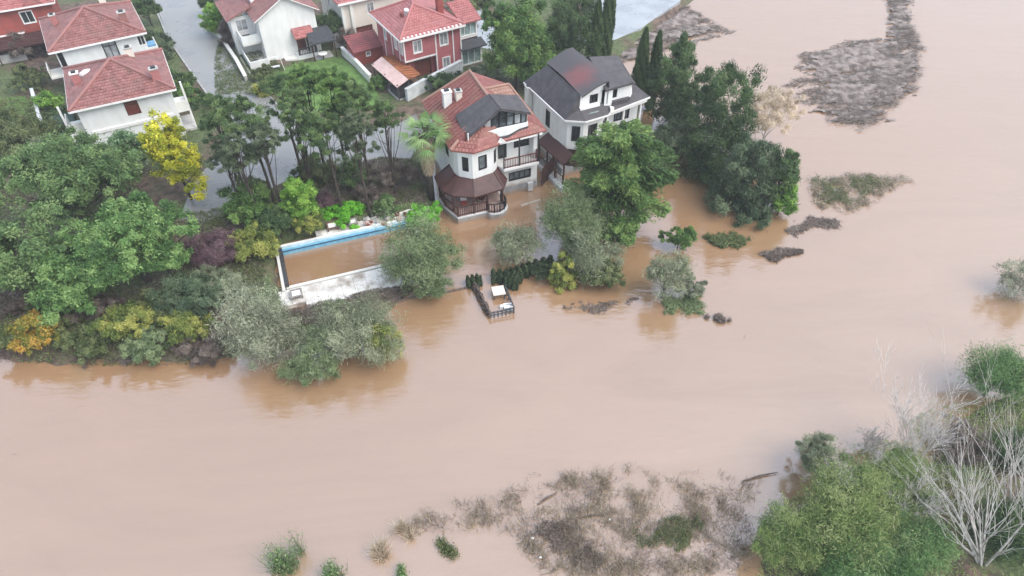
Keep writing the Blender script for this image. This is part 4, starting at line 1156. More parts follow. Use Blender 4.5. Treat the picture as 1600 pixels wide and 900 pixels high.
# ------------------------------------------------------------------ vegetation
RNG = np.random.default_rng(7)
NTRI = [0]
def unit(n):
    v = RNG.normal(size=(n, 3)); return v / np.linalg.norm(v, axis=1, keepdims=True)

def leaf_mesh(name, C, D, N, ln, wd, tint, mat, parent):
    """one triangular leaf per centre C: long axis D, face normal N"""
    n = len(C)
    D = D / (np.linalg.norm(D, axis=1, keepdims=True) + 1e-9)
    S = np.cross(N, D); S /= (np.linalg.norm(S, axis=1, keepdims=True) + 1e-9)
    ln = np.broadcast_to(ln, (n,))[:, None]; wd = np.broadcast_to(wd, (n,))[:, None]
    V = np.empty((n, 3, 3), np.float32)
    V[:, 0] = C - D * ln * .4 + S * wd * .5
    V[:, 1] = C - D * ln * .4 - S * wd * .5
    V[:, 2] = C + D * ln * .6
    me = bpy.data.meshes.new(name)
    me.vertices.add(n * 3); me.vertices.foreach_set('co', V.ravel())
    me.loops.add(n * 3); me.loops.foreach_set('vertex_index', np.arange(n * 3, dtype=np.int32))
    me.polygons.add(n); me.polygons.foreach_set('loop_start', np.arange(0, n * 3, 3, dtype=np.int32))
    at = me.attributes.new('tint', 'FLOAT', 'FACE'); at.data.foreach_set('value', np.clip(tint, 0, 1).astype(np.float32))
    me.materials.append(mat); me.update(); me.validate()
    NTRI[0] += n
    o = bpy.data.objects.new(name, me); COL.objects.link(o)
    if parent is not None: o.parent = parent
    return o

def clumps(lobes, k, low=-.45, inner=.55):
    """clump centres spread through the outer part of a union of ellipsoids (cx,cy,cz,rx,ry,rz)"""
    vol = np.array([l[3] * l[4] * l[5] for l in lobes]) ** .67
    cs, rs, us = [], [], []
    for l, f in zip(lobes, vol / vol.sum()):
        n = max(3, int(k * f))
        u = unit(n * 3); u = u[u[:, 2] > low][:n]
        rad = inner + (1 - inner) * RNG.random(len(u)) ** .6
        lump = vnoise(u[:, 0] * 2.3 + l[0] * 3.1 + 40, u[:, 1] * 2.3 + u[:, 2] * 1.7 + l[1] * 2.7 + 40)
        rad = rad * (.72 + .62 * lump)
        R3 = np.array(l[3:6])
        cs.append(np.array(l[:3]) + u * R3 * rad[:, None]); us.append(u)
        rs.append(np.full(len(u), R3.mean()))
    return np.concatenate(cs), np.concatenate(rs), np.concatenate(us)

def broad(parent, lobes, mat, k=60, leaf=(.30, .17), lai=3.0, cr=.30, flat=.7, droop=0.0, low=-.45, inner=.40, cap=60000, upbias=.5, spread=.38, name='crown'):
    k = int(k * 2.2); cr = cr * .68
    cc, cR, cu = clumps(lobes, k, low, inner)
    area = sum(4 * math.pi * ((l[3] * l[4]) ** .8 + (l[3] * l[5]) ** .8 + (l[4] * l[5]) ** .8) / 3 for l in lobes) 
    leaf = (leaf[0] * .86, leaf[1] * .80)
    n = int(.93 * min(cap, lai * area / (.5 * leaf[0] * leaf[1])))
    per = RNG.random(len(cc)) ** 1.5 + .25
    idx = RNG.choice(len(cc), n, p=per / per.sum())
    rr = (cR * cr * (.65 + .7 * RNG.random(len(cc))))[idx]
    v = unit(n); v[:, 2] += .15
    rad = RNG.random(n) ** .45
    C = cc[idx] + v * np.array([1, 1, flat]) * (rr * rad)[:, None]
    C += RNG.normal(size=C.shape) * spread * rr[:, None]
    Nn = v * .5 + np.array([0, 0, upbias]) + unit(n) * .75 + cu[idx] * .35
    Nn /= np.linalg.norm(Nn, axis=1, keepdims=True)
    D = unit(n) + cu[idx] * .5 + np.array([0, 0, -droop])
    D -= Nn * np.sum(D * Nn, axis=1, keepdims=True) * (.85 if droop == 0 else .4)
    ct = RNG.random(len(cc))
    ct = np.clip(ct * 1.25 - .12, 0, 1)
    tint = .66 * ct[idx] + .34 * RNG.random(n)
    s = .6 + .8 * RNG.random(n) ** 1.5
    out = RNG.random(n) < .16                       # loose sprays that break the outline
    C[out] += (cu[idx][out] * .6 + unit(out.sum()) * .5) * (cR[idx][out] * .26 * RNG.random(out.sum()))[:, None]
    keep = C[:, 2] > -.05
    leaf_mesh(name, C[keep], D[keep], Nn[keep], leaf[0] * s[keep], leaf[1] * s[keep], tint[keep], mat, parent)
    return cc

def trunk(parent, h, r, targets=(), mat=None, lean=(0, 0), start=.35, base=-.4, name='trunk', sides=6, nlimb=12):
    mb = MB()
    pts, rad = [], []
    for k in range(6):
        t = k / 5
        pts.append((lean[0] * t + math.sin(t * 5 + r * 9) * .12 * t, lean[1] * t + math.cos(t * 4 + r * 7) * .12 * t, base + (h - base) * t)); rad.append(r * (1 - .7 * t) * (1.35 if k == 0 else 1))
    mb.tube(pts, rad, sides)
    tg = list(targets)
    if len(tg) > nlimb:
        tg = [tg[i] for i in RNG.choice(len(tg), nlimb, replace=False)]
    for c in tg:
        t = start + (1 - start) * RNG.random() * .9
        i = min(int(t * 5), 4); f = t * 5 - i
        p = Vector(pts[i]).lerp(Vector(pts[i + 1]), f)
        c = Vector(c); m = p.lerp(c, .5) + Vector((0, 0, -.08 * (c - p).length))
        rr = r * .38 * (1 - .5 * t)
        mb.tube([p, m, c], [rr, rr * .6, rr * .2], 4, False)
    return mb.build(name, mat or M['bark'], parent, True)

def tree(name, label, cat, spec, lobes, mat, zb=.3, group=None, tr=.18, k=60, stem=True, bark=None, nlimb=12, **kw):
    """spec: (x, y, crown centre height, crown radius); lobes in units of the radius around the crown centre"""
    x, y, zc, r = spec
    t = thing(name, label, cat, (x, y, zb), 0, group)
    if len(lobes) > 1:                # break the symmetry: shift the lobes and add small outlying ones
        lobes = [(l[0] + RNG.normal() * .10, l[1] + RNG.normal() * .10, l[2] + RNG.normal() * .06, *(np.array(l[3:6]) * RNG.uniform(.74, 1.06))) for l in lobes]
        for _ in range(5):
            a_ = RNG.random() * 6.283; e_ = RNG.uniform(-.3, .7); q_ = RNG.uniform(.28, .48); b_ = lobes[RNG.integers(0, len(lobes))]
            lobes.append((b_[0] + math.cos(a_) * b_[3] * .72, b_[1] + math.sin(a_) * b_[4] * .72, b_[2] + e_ * b_[5], q_, q_, q_ * .85))
    ls = [(l[0] * r, l[1] * r, zc - zb + l[2] * r, l[3] * r, l[4] * r, l[5] * r) for l in lobes]
    cc = broad(t, ls, mat, k=k, **kw)
    if stem: trunk(t, zc - zb, tr, cc, bark, nlimb=nlimb, base=-.3 - zb)
    return t

ROUND = [(0, 0, 0, 1, 1, .85)]
OVAL = [(0, 0, 0, 1, 1, 1.3)]
LUMPY = [(0, 0, .05, .8, .8, .7), (.45, .1, -.15, .55, .55, .45), (-.45, -.1, -.1, .55, .6, .5), (0, -.35, -.2, .6, .5, .45)]
WIDE = [(0, 0, .1, .75, .75, .5), (.55, .15, 0, .5, .5, .35), (-.55, -.1, 0, .5, .5, .38), (.1, -.5, -.15, .5, .45, .35), (-.1, .45, .05, .5, .5, .35)]
TALL = [(0, 0, .3, .75, .75, 1.0), (.15, 0, -.5, .9, .85, .9), (-.25, -.1, -.1, .7, .7, .8)]

# leaf palettes (dark, mid, light)
LM = dict(
    thicket=leaf_mat('pale_thicket', [(.035, .065, .018), (.085, .135, .040), (.16, .20, .065), (.25, .26, .13)]),
    thicket2=leaf_mat('green_thicket', [(.020, .055, .015), (.055, .115, .035), (.10, .17, .06), (.20, .23, .11)]),
    deep=leaf_mat('deep_green', [(.016, .033, .013), (.040, .072, .026), (.092, .138, .052)]),
    green=leaf_mat('fresh_green', [(.020, .048, .012), (.058, .112, .028), (.135, .20, .055)]),
    feather=leaf_mat('soft_blue_green', [(.026, .050, .017), (.072, .122, .042), (.155, .215, .085)]),
    feather2=leaf_mat('soft_mid_green', [(.024, .055, .016), (.068, .135, .038), (.165, .245, .085)]),
    yellow=leaf_mat('autumn_yellow', [(.07, .10, .012), (.22, .24, .018), (.40, .38, .03), (.52, .48, .06)], .35),
    lime=leaf_mat('lime_green', [(.030, .075, .012), (.085, .18, .025), (.19, .30, .055)]),
    bright=leaf_mat('vivid_green', [(.045, .15, .012), (.09, .27, .02), (.15, .38, .035)]),
    yg=leaf_mat('yellow_green', [(.035, .055, .014), (.095, .125, .030), (.17, .19, .045), (.27, .26, .07)]),
    orange=leaf_mat('orange_yellow', [(.05, .07, .016), (.14, .14, .025), (.25, .17, .03), (.33, .19, .04)]),
    olive=leaf_mat('olive', [(.030, .045, .016), (.070, .090, .034), (.13, .145, .062)]),
    grey=leaf_mat('willow_grey', [(.065, .080, .045), (.135, .155, .095), (.235, .25, .165)]),
    greyg=leaf_mat('willow_green', [(.045, .070, .030), (.10, .135, .062), (.18, .22, .115)]),
    grey2=leaf_mat('willow_silver', [(.072, .082, .052), (.15, .165, .11), (.25, .265, .185)]),
    pine=leaf_mat('pine', [(.022, .043, .016), (.055, .093, .033), (.12, .17, .062)]),
    pinedark=leaf_mat('dull_pine', [(.026, .040, .020), (.060, .082, .042), (.115, .14, .078)]),
    cedar=leaf_mat('cedar', [(.012, .028, .010), (.034, .068, .020), (.085, .145, .040), (.19, .25, .08)]),
    blueg=leaf_mat('grey_conifer', [(.024, .042, .022), (.058, .088, .046), (.12, .155, .088)]),
    purple=leaf_mat('purple_twig', [(.035, .018, .024), (.075, .042, .050), (.13, .085, .09)], .1),
    brown=leaf_mat('dead_brown', [(.035, .026, .021), (.080, .063, .052), (.16, .13, .11)], .1),
    drift=leaf_mat('grey_drift', [(.026, .020, .016), (.070, .056, .047), (.17, .14, .118)], .05),
    weed=leaf_mat('dead_weed', [(.040, .030, .018), (.10, .080, .052), (.20, .165, .115), (.30, .255, .185)], .1),
    pale=leaf_mat('pale_straw', [(.18, .145, .10), (.32, .26, .19), (.48, .41, .32)], .2),
    palm=leaf_mat('palm_frond', [(.045, .095, .028), (.11, .19, .065), (.22, .30, .13)]),
    palmdead=leaf_mat('dry_palm_skirt', [(.13, .10, .065), (.24, .19, .13), (.36, .30, .22)], .15),
    magnolia=leaf_mat('magnolia_with_pale_flowers', [(.020, .050, .020), (.050, .10, .040), (.085, .15, .065), (.50, .52, .38)]),
    hedge=leaf_mat('dark_hedge', [(.014, .022, .012), (.030, .046, .022), (.060, .082, .038)]),
)

NEEDLE = dict(leaf=(.34, .07), lai=1.25, cr=.36, flat=.45, spread=.25)

# --- large soft trees on the left bank
tree('bank_tree', 'large soft blue-green tree filling the left side above the others', 'tree', (-37.32, 47.31, 6.50, 5.69), WIDE, LM['feather'], k=150, leaf=(.30,.14), lai=3.0, cr=.26, flat=.55, tr=.32, cap=60000)
tree('bank_tree', 'large rounded mid-green tree in front on the left bank', 'tree', (-29.68, 40.75, 5.80, 4.78), WIDE, LM['feather2'], k=160, leaf=(.29,.13), lai=3.0, cr=.24, flat=.55, tr=.32, cap=60000)
tree('bank_tree', 'dark green tree at the left photo edge, half way down', 'tree', (-38.05, 39.07, 5.00, 3.64), LUMPY, LM['feather'], k=80, leaf=(.34,.16), lai=3, cr=.28, tr=.25, cap=45000)
tree('bank_tree', 'low green tree under the large rounded tree near the bank', 'tree', (-33.73, 37.59, 3.40, 3.15), LUMPY, LM['feather2'], k=70, leaf=(.30,.15), lai=3, tr=.2, cap=35000)
tree('bank_tree', 'mid-green tree between the two largest left bank trees and the soil slope', 'tree', (-27.17, 40.19, 4.00, 1.99), LUMPY, LM['feather2'], k=50, leaf=(.30,.15), tr=.16, cap=25000)
tree('garden_shrub', 'brownish olive scrub left of the house with closed shutter', 'shrub', (-48.94, 60.26, 2.00, 3.54), WIDE, LM['olive'], k=60, leaf=(.28,.12), lai=2.4, low=-.1, tr=.08, cap=30000)
tree('garden_shrub', 'thin grey-green scrub beside the dark green canopy', 'shrub', (-45.43, 58.57, 1.60, 1.91), LUMPY, LM['grey'], k=30, leaf=(.26,.10), lai=2, low=-.1, tr=.06)
tree('garden_shrub', 'small lime green ball shrub left of the shuttered house', 'shrub', (-50.14, 67.48, 2.00, 1.24), ROUND, LM['lime'], k=26, lai=3, tr=.06)
tree('magnolia_tree', 'dark leafed magnolia flecked with pale blooms before the shuttered house', 'tree', (-36.07, 55.53, 3.80, 2.64), LUMPY, LM['magnolia'], k=60, leaf=(.30,.14), lai=3, tr=.14, cap=35000)
tree('garden_tree', 'mid-green shrub tree between the magnolia and the soft blue-green tree', 'tree', (-37.63, 52.75, 3.00, 2.35), LUMPY, LM['feather'], k=40, leaf=(.30,.14), lai=2.6, tr=.12, cap=25000)
tree('autumn_tree', 'bright yellow autumn tree beside the shuttered white house', 'tree', (-29.82, 51.66, 5.80, 2.81), [(0,0,.75,.6,.6,.8),(.15,0,-.3,.8,.75,.8),(-.2,-.1,.2,.65,.7,.7),(.25,-.1,-1.05,.75,.7,.6)], LM['yellow'], k=90, leaf=(.28,.17), lai=2.2, cr=.27, tr=.16, cap=40000)

# --- pines in two rows behind the street
PSH = [(0, 0, .1, .85, .85, .55), (.35, .1, -.5, .65, .65, .35), (-.4, 0, -.8, .6, .6, .35), (.05, -.1, .6, .5, .5, .45)]
tree('pine_tree', 'tall dark trunked pine nearest the yellow tree', 'tree', (-25.74, 53.35, 9.10, 1.55), PSH, LM['pine'], zb=.7, group='pines along the roadside row', tr=.17, k=44, nlimb=16, **NEEDLE)
tree('pine_tree', 'dark trunked pine second from the yellow tree', 'tree', (-23.73, 50.04, 9.60, 1.88), PSH, LM['pine'], zb=.7, group='pines along the roadside row', tr=.17, k=44, nlimb=16, **NEEDLE)
tree('pine_tree', 'dark trunked pine third from the yellow tree, by the road bend', 'tree', (-21.80, 50.81, 10.10, 1.77), PSH, LM['pine'], zb=.7, group='pines along the roadside row', tr=.17, k=44, nlimb=16, **NEEDLE)
tree('pine_tree', 'thin grey pine at the right end of the left roadside row', 'tree', (-20.17, 48.11, 9.60, 1.61), PSH, LM['pinedark'], zb=.7, group='pines along the roadside row', tr=.17, k=44, nlimb=16, **NEEDLE)
tree('pine_tree', 'sparse pine low in the middle of the left roadside row', 'tree', (-22.16, 47.61, 8.60, 1.73), PSH, LM['pinedark'], zb=.7, group='pines along the roadside row', tr=.17, k=44, nlimb=16, **NEEDLE)
tree('pine_tree', 'sparse pine low at the left end of the left roadside row', 'tree', (-23.83, 48.56, 8.10, 1.42), PSH, LM['pinedark'], zb=.7, group='pines along the roadside row', tr=.17, k=44, nlimb=16, **NEEDLE)
tree('pine_tree', 'pine at the left end of the central clump', 'tree', (-19.93, 54.51, 10.10, 1.97), PSH, LM['pine'], zb=.7, group='pines of the central clump', tr=.17, k=44, nlimb=16, **NEEDLE)
tree('pine_tree', 'pine second from left along the top of the central clump', 'tree', (-18.14, 55.98, 10.10, 2.01), PSH, LM['green'], zb=.7, group='pines of the central clump', tr=.17, k=44, nlimb=16, **NEEDLE)
tree('pine_tree', 'tall broad pine in the middle of the central clump', 'tree', (-15.14, 53.06, 10.60, 2.16), PSH, LM['green'], zb=.7, group='pines of the central clump', tr=.17, k=44, nlimb=16, **NEEDLE)
tree('pine_tree', 'pine towards the right of the central clump', 'tree', (-13.28, 53.10, 10.10, 2.06), PSH, LM['pine'], zb=.7, group='pines of the central clump', tr=.17, k=44, nlimb=16, **NEEDLE)
tree('pine_tree', 'pine low at the left of the central clump', 'tree', (-17.91, 50.44, 9.60, 2.00), PSH, LM['pine'], zb=.7, group='pines of the central clump', tr=.17, k=44, nlimb=16, **NEEDLE)
tree('pine_tree', 'pine low in the centre of the central clump', 'tree', (-15.43, 49.81, 9.20, 2.11), PSH, LM['pine'], zb=.7, group='pines of the central clump', tr=.17, k=44, nlimb=16, **NEEDLE)
tree('pine_tree', 'pine low at the right of the central clump', 'tree', (-12.90, 49.48, 8.80, 1.88), PSH, LM['pinedark'], zb=.7, group='pines of the central clump', tr=.17, k=44, nlimb=16, **NEEDLE)
tree('pine_tree', 'separate small dark pine right of the central clump', 'tree', (-10.93, 52.55, 9.20, 1.53), PSH, LM['pine'], zb=.7, group='pines of the central clump', tr=.17, k=44, nlimb=16, **NEEDLE)

# --- street and garden shrubs
SHR = dict(low=-.15, inner=.5)
tree('clipped_tree', 'narrow dark egg shaped conifer below the central pine clump', 'tree', (-14.86, 53.32, 2.60, 1.19), OVAL, LM['pine'], k=30, leaf=(.22,.10), lai=3.4, zb=.7, tr=.1, cr=.3)
tree('garden_shrub', 'big rounded green shrub left of the pool', 'shrub', (-22.32, 47.79, 3.00, 2.39), LUMPY, LM['green'], k=60, leaf=(.26,.14), lai=3.4, tr=.12, cap=32000)
tree('garden_shrub', 'tall lime topped bush at the far left corner of the pool', 'shrub', (-18.44, 47.91, 3.60, 2.04), TALL, LM['lime'], k=60, leaf=(.24,.12), lai=3.0, tr=.12, cap=32000)
tree('garden_shrub', 'dark green shrub between the rounded shrub and lime topped bush', 'shrub', (-20.27, 46.51, 2.40, 1.71), LUMPY, LM['deep'], k=40, leaf=(.24,.12), lai=3.2, tr=.1)
tree('garden_shrub', 'olive green shrub directly left of the pool side wall', 'shrub', (-21.43, 43.87, 2.00, 1.98), LUMPY, LM['yg'], k=46, leaf=(.24,.11), lai=3, tr=.1)
tree('garden_shrub', 'yellowish feathery shrub leaning over the far left pool corner', 'shrub', (-17.81, 47.01, 2.00, 1.28), LUMPY, LM['yg'], k=36, leaf=(.24,.08), lai=2.4, tr=.08)
tree('garden_shrub', 'vivid green low bush beside the far pool deck', 'shrub', (-15.00, 49.38, 0.90, 1.68), WIDE, LM['bright'], k=40, leaf=(.22,.12), lai=3, zb=.6, tr=.05, low=-.1)
tree('garden_shrub', 'vivid green bush at the foot of the palm', 'shrub', (-8.17, 48.94, 1.10, 1.67), LUMPY, LM['bright'], k=44, leaf=(.26,.11), lai=3, zb=.4, tr=.05, low=-.1)
tree('garden_shrub', 'small pale green shrub between the rubble and the palm', 'shrub', (-11.33, 49.61, 1.30, 0.98), OVAL, LM['feather'], k=24, leaf=(.22,.09), lai=2.2, zb=.6, tr=.05)
tree('bare_shrub', 'purple leafless shrub on the soil slope left of the pool', 'shrub', (-24.69, 43.45, 1.80, 2.46), LUMPY, LM['purple'], k=60, leaf=(.36,.035), lai=1.2, tr=.08, nlimb=30, low=-.1, cap=30000)
tree('bare_shrub', 'mauve grey leafless shrub behind the lime topped bush', 'shrub', (-17.16, 50.24, 1.40, 1.40), LUMPY, LM['purple'], k=36, leaf=(.34,.035), lai=.9, zb=.7, tr=.06, nlimb=24, low=-.1)
tree('bare_shrub', 'dark tangled leafless shrub behind the vivid bush by the pool', 'shrub', (-12.71, 51.46, 1.20, 1.89), WIDE, LM['brown'], k=36, leaf=(.34,.04), lai=1.2, zb=.7, tr=.06, nlimb=24, low=-.1)
tree('bare_tree', 'grey leafless small tree between the egg shaped conifer and the palm', 'tree', (-11.49, 53.24, 2.80, 1.96), LUMPY, LM['brown'], k=44, leaf=(.40,.035), lai=.9, zb=.7, tr=.10, nlimb=36, low=-.3)
tree('garden_shrub', 'dull green low shrub under the central pine clump', 'shrub', (-18.45, 55.11, 1.20, 2.46), WIDE, LM['olive'], k=40, leaf=(.26,.11), lai=2.2, zb=.7, tr=.05, low=-.1)
tree('garden_shrub', 'dull green low shrub under the left roadside pines', 'shrub', (-24.38, 52.91, 1.00, 1.81), WIDE, LM['olive'], k=36, leaf=(.26,.11), lai=2.0, zb=.7, tr=.05, low=-.1)
tree('garden_shrub', 'dark green spreading juniper on the soil slope above the bank', 'shrub', (-24.93, 38.02, 1.80, 2.62), WIDE, LM['blueg'], k=60, leaf=(.26,.08), lai=2.6, tr=.08, low=-.1, cap=30000)
tree('bank_shrub', 'yellow-green bank shrub at the water below the large rounded tree', 'shrub', (-28.50, 35.25, 2.00, 2.20), LUMPY, LM['yg'], k=56, leaf=(.22,.10), lai=2.8, zb=.1, tr=.07, low=-.1, cap=30000)
tree('bank_shrub', 'yellow-green bank shrub nearest the silvery willow', 'shrub', (-24.09, 34.92, 1.80, 1.96), LUMPY, LM['yg'], k=50, leaf=(.22,.09), lai=2.8, zb=.1, tr=.07, low=-.1, cap=28000)
tree('bank_shrub', 'orange tinged bank shrub near the left photo edge', 'shrub', (-34.94, 34.11, 1.70, 1.80), LUMPY, LM['orange'], k=46, leaf=(.22,.11), lai=2.8, zb=.1, tr=.07, low=-.1, cap=26000)
tree('bank_shrub', 'dull green bank shrub right of the orange tinged one', 'shrub', (-31.25, 33.96, 1.30, 1.80), WIDE, LM['olive'], k=46, leaf=(.22,.10), lai=2.6, zb=.1, tr=.06, low=-.1, cap=26000)
tree('bank_shrub', 'olive shrub overhanging the water between the two yellow-green ones', 'shrub', (-26.91, 33.47, 1.00, 1.99), WIDE, LM['greyg'], k=46, leaf=(.22,.09), lai=2.4, zb=.0, tr=.06, low=-.1, cap=24000)
tree('bank_shrub', 'greyish bank shrub in the left photo edge at the waterline', 'shrub', (-37.64, 33.66, 1.50, 1.46), LUMPY, LM['olive'], k=36, leaf=(.22,.09), lai=2.4, zb=.0, tr=.06, low=-.1)
tree('bank_shrub', 'brown leafless scrub at the waterline below the juniper', 'shrub', (-22.80, 33.45, 0.80, 1.76), WIDE, LM['brown'], k=36, leaf=(.30,.04), lai=1.6, zb=.0, tr=.05, low=-.1, nlimb=20)

tree('bank_shrub', 'olive scrub between the orange tinged shrub and the large rounded tree', 'shrub', (-34.55, 36.34, 1.40, 2.06), LUMPY, LM['olive'], k=46, leaf=(.24,.10), lai=2.2, zb=.3, tr=.06, low=-.1, cap=20000)
tree('bank_shrub', 'brown leafless scrub on the soil below the large rounded tree', 'shrub', (-32.19, 36.94, 1.20, 1.88), WIDE, LM['brown'], k=40, leaf=(.32,.045), lai=1.6, zb=.3, tr=.05, low=-.1, nlimb=20)
tree('bank_shrub', 'dull green scrub between the juniper and the yellow-green bank shrubs', 'shrub', (-27.20, 37.30, 1.40, 2.08), LUMPY, LM['olive'], k=46, leaf=(.24,.10), lai=2.2, zb=.4, tr=.06, low=-.1, cap=20000)
tree('bank_shrub', 'straw and green scrub between the purple shrub and the silvery willow', 'shrub', (-22.91, 39.57, 1.40, 1.99), LUMPY, LM['grey'], k=44, leaf=(.26,.07), lai=1.8, zb=.4, tr=.06, low=-.1, cap=18000)
tree('bank_shrub', 'grey brown scrub at the left photo edge under the dark green tree', 'shrub', (-39.00, 37.85, 1.40, 2.25), WIDE, LM['brown'], k=44, leaf=(.32,.05), lai=1.8, zb=.4, tr=.06, low=-.1, nlimb=24, cap=18000)

# --- willows at the waterline
WIL = dict(leaf=(.36, .055), droop=-.25, lai=.78, cr=.42, flat=.9, spread=.5, low=-.6, bark=M['deadwood'])
tree('willow_tree', 'silvery grey willow left of the pool, leaning over the river', 'tree', (-18.14, 33.45, 3.40, 3.16), TALL, LM['grey2'], zb=0, k=70, tr=.16, cap=42000, nlimb=30, **WIL)
tree('willow_tree', 'grey-green willow in front of the pool deck', 'tree', (-11.57, 34.13, 2.80, 3.54), LUMPY, LM['grey'], zb=0, k=70, tr=.16, cap=42000, nlimb=30, **WIL)
tree('willow_tree', 'sparse dull willow hanging lowest into the river below the pool', 'tree', (-14.35, 31.51, 1.60, 2.10), LUMPY, LM['greyg'], zb=0, k=40, tr=.10, cap=20000, nlimb=24, **WIL)
tree('willow_tree', 'green willow shoots at the right edge of the pool deck willow', 'tree', (-9.50, 33.57, 1.60, 1.27), TALL, LM['yg'], zb=0, k=36, tr=.08, cap=16000, nlimb=20, **WIL)
tree('willow_tree', 'grey-green willow at the right end of the pool', 'tree', (-7.18, 41.78, 3.40, 3.64), LUMPY, LM['greyg'], zb=0, k=70, tr=.16, cap=42000, nlimb=30, **WIL)
tree('willow_tree', 'low green willow foot right of the pool deck', 'tree', (-6.77, 39.91, 1.50, 1.95), LUMPY, LM['greyg'], zb=0, k=36, tr=.08, cap=18000, nlimb=20, **WIL)
tree('willow_tree', 'small soft green willow above the dark hedge in the water', 'tree', (0.11, 44.20, 2.00, 2.26), LUMPY, LM['grey'], zb=-.1, k=44, tr=.10, cap=22000, nlimb=24, **WIL)
tree('willow_tree', 'grey-green willow in front of the cedar', 'tree', (5.39, 45.52, 3.20, 3.45), LUMPY, LM['greyg'], zb=-.1, k=70, tr=.15, cap=40000, nlimb=30, **WIL)
tree('willow_tree', 'olive willow at the right end of the dark hedge', 'tree', (6.56, 42.36, 2.20, 2.52), LUMPY, LM['grey'], zb=-.1, k=50, tr=.10, cap=28000, nlimb=24, **WIL)
tree('bank_shrub', 'yellow-green bush at the waterline below the cedar willow', 'shrub', (4.41, 41.43, 1.20, 1.47), TALL, LM['yg'], zb=-.2, k=36, leaf=(.22,.09), lai=2.6, tr=.06)
tree('bank_shrub', 'brownish green bush in the water right of the yellow-green one', 'shrub', (7.37, 41.54, 1.10, 1.84), LUMPY, LM['olive'], zb=-.2, k=40, leaf=(.22,.09), lai=2.4, tr=.06, low=-.2)
tree('bank_shrub', 'mid-green bush under the right side of the cedar', 'shrub', (8.98, 45.29, 2.20, 2.07), LUMPY, LM['green'], zb=-.2, k=44, leaf=(.24,.10), lai=2.6, tr=.08)
tree('bank_shrub', 'fresh green round bush standing alone in water right of the cedar', 'shrub', (14.47, 45.69, 1.30, 1.33), LUMPY, LM['green'], zb=-.3, k=36, leaf=(.24,.08), lai=2.6, tr=.06, low=-.2)
tree('willow_tree', 'thin grey willow standing alone in the river, rightmost of the willows', 'tree', (12.20, 39.64, 2.60, 1.61), TALL, LM['grey'], zb=-.3, k=46, tr=.09, cap=20000, nlimb=24, **WIL)
tree('bare_shrub', 'pale leafless brush right of the lone river willow', 'shrub', (14.41, 39.69, 1.00, 1.44), WIDE, LM['grey2'], zb=-.3, k=36, leaf=(.34,.035), lai=1.3, tr=.05, low=-.1, nlimb=20)
tree('willow_tree', 'sparse grey twiggy willow cut by the right photo edge', 'tree', (41.12, 39.98, 2.00, 1.94), TALL, LM['grey2'], zb=-.3, k=40, tr=.04, cap=7000, nlimb=40, leaf=(.36, .045), droop=-.3, lai=.5, cr=.45, flat=.9, spread=.5, low=-.9, bark=M['deadwood'])
tree('bare_shrub', 'dark hedge-like brush along the water left of the yellow-green bush', 'shrub', (2.39, 41.89, 0.70, 0.80), ROUND, LM['hedge'], zb=-.3, k=20, leaf=(.18,.09), lai=3, tr=.04)

# --- clipped hedge in the water beside the landing stage
def hedge(label, pts, w, h, mat, n):
    o = thing('hedge', label, 'hedge', (pts[0][0], pts[0][1], 0))
    C, U = [], []
    per = n // (len(pts) - 1)
    for i in range(len(pts) - 1):
        a, b = np.array([*pts[i], 0.]), np.array([*pts[i + 1], 0.])
        t = RNG.random(per)[:, None]
        d = (b - a) / np.linalg.norm(b - a); s = np.array([d[1], -d[0], 0])
        f = RNG.random(per)
        prof = RNG.random(per) * math.pi
        wo_ = np.cos(prof) * w / 2; ho = np.sin(prof) * h * .95 + .05
        wv = 1 + .25 * np.sin(t[:, 0] * 19 + i)
        C.append(a + (b - a) * t + s * (wo_ * wv * (.6 + .4 * f))[:, None] + np.array([0, 0, 1]) * (ho * wv * (.7 + .3 * f))[:, None]); U.append(s * np.cos(prof)[:, None] + np.array([0, 0, 1]) * np.sin(prof)[:, None])
    C, U = np.concatenate(C) - np.array([pts[0][0], pts[0][1], 0]), np.concatenate(U)
    N = U + unit(len(C)) * .7
    leaf_mesh('foliage', C, unit(len(C)) + U * .4, N, .20, .11, RNG.random(len(C)), mat, o)
    mb = MB()
    for i in range(len(pts) - 1):
        a, b = pts[i], pts[i + 1]
        for k in range(6):
            x = a[0] + (b[0] - a[0]) * k / 6 - pts[0][0]; y = a[1] + (b[1] - a[1]) * k / 6 - pts[0][1]
            mb.tube([(x, y, -.8), (x + .05, y, h * .8)], [.03, .015], 4)
    mb.build('stem', M['bark'], o)
    return o
hedge('dark clipped hedge standing in the water behind the landing stage', [(-1.71, 41.62), (0.00, 41.77), (1.51, 42.63), (3.38, 43.35)], 1.1, .95, LM['hedge'], 11000)
hedge('dark hedge stub hanging over the back right corner of the landing stage', [(-0.43, 41.31), (0.63, 40.86)], 1.2, .9, LM['hedge'], 4500)
hedge('small dark hedge stub at the back left corner of the landing stage', [(-3.71, 41.01), (-2.55, 41.31)], .9, .8, LM['hedge'], 3500)
hedge('thin dark weed hedge along the left rail of the landing stage', [(-3.06, 40.70), (-1.83, 37.59)], .4, .5, LM['brown'], 3500)

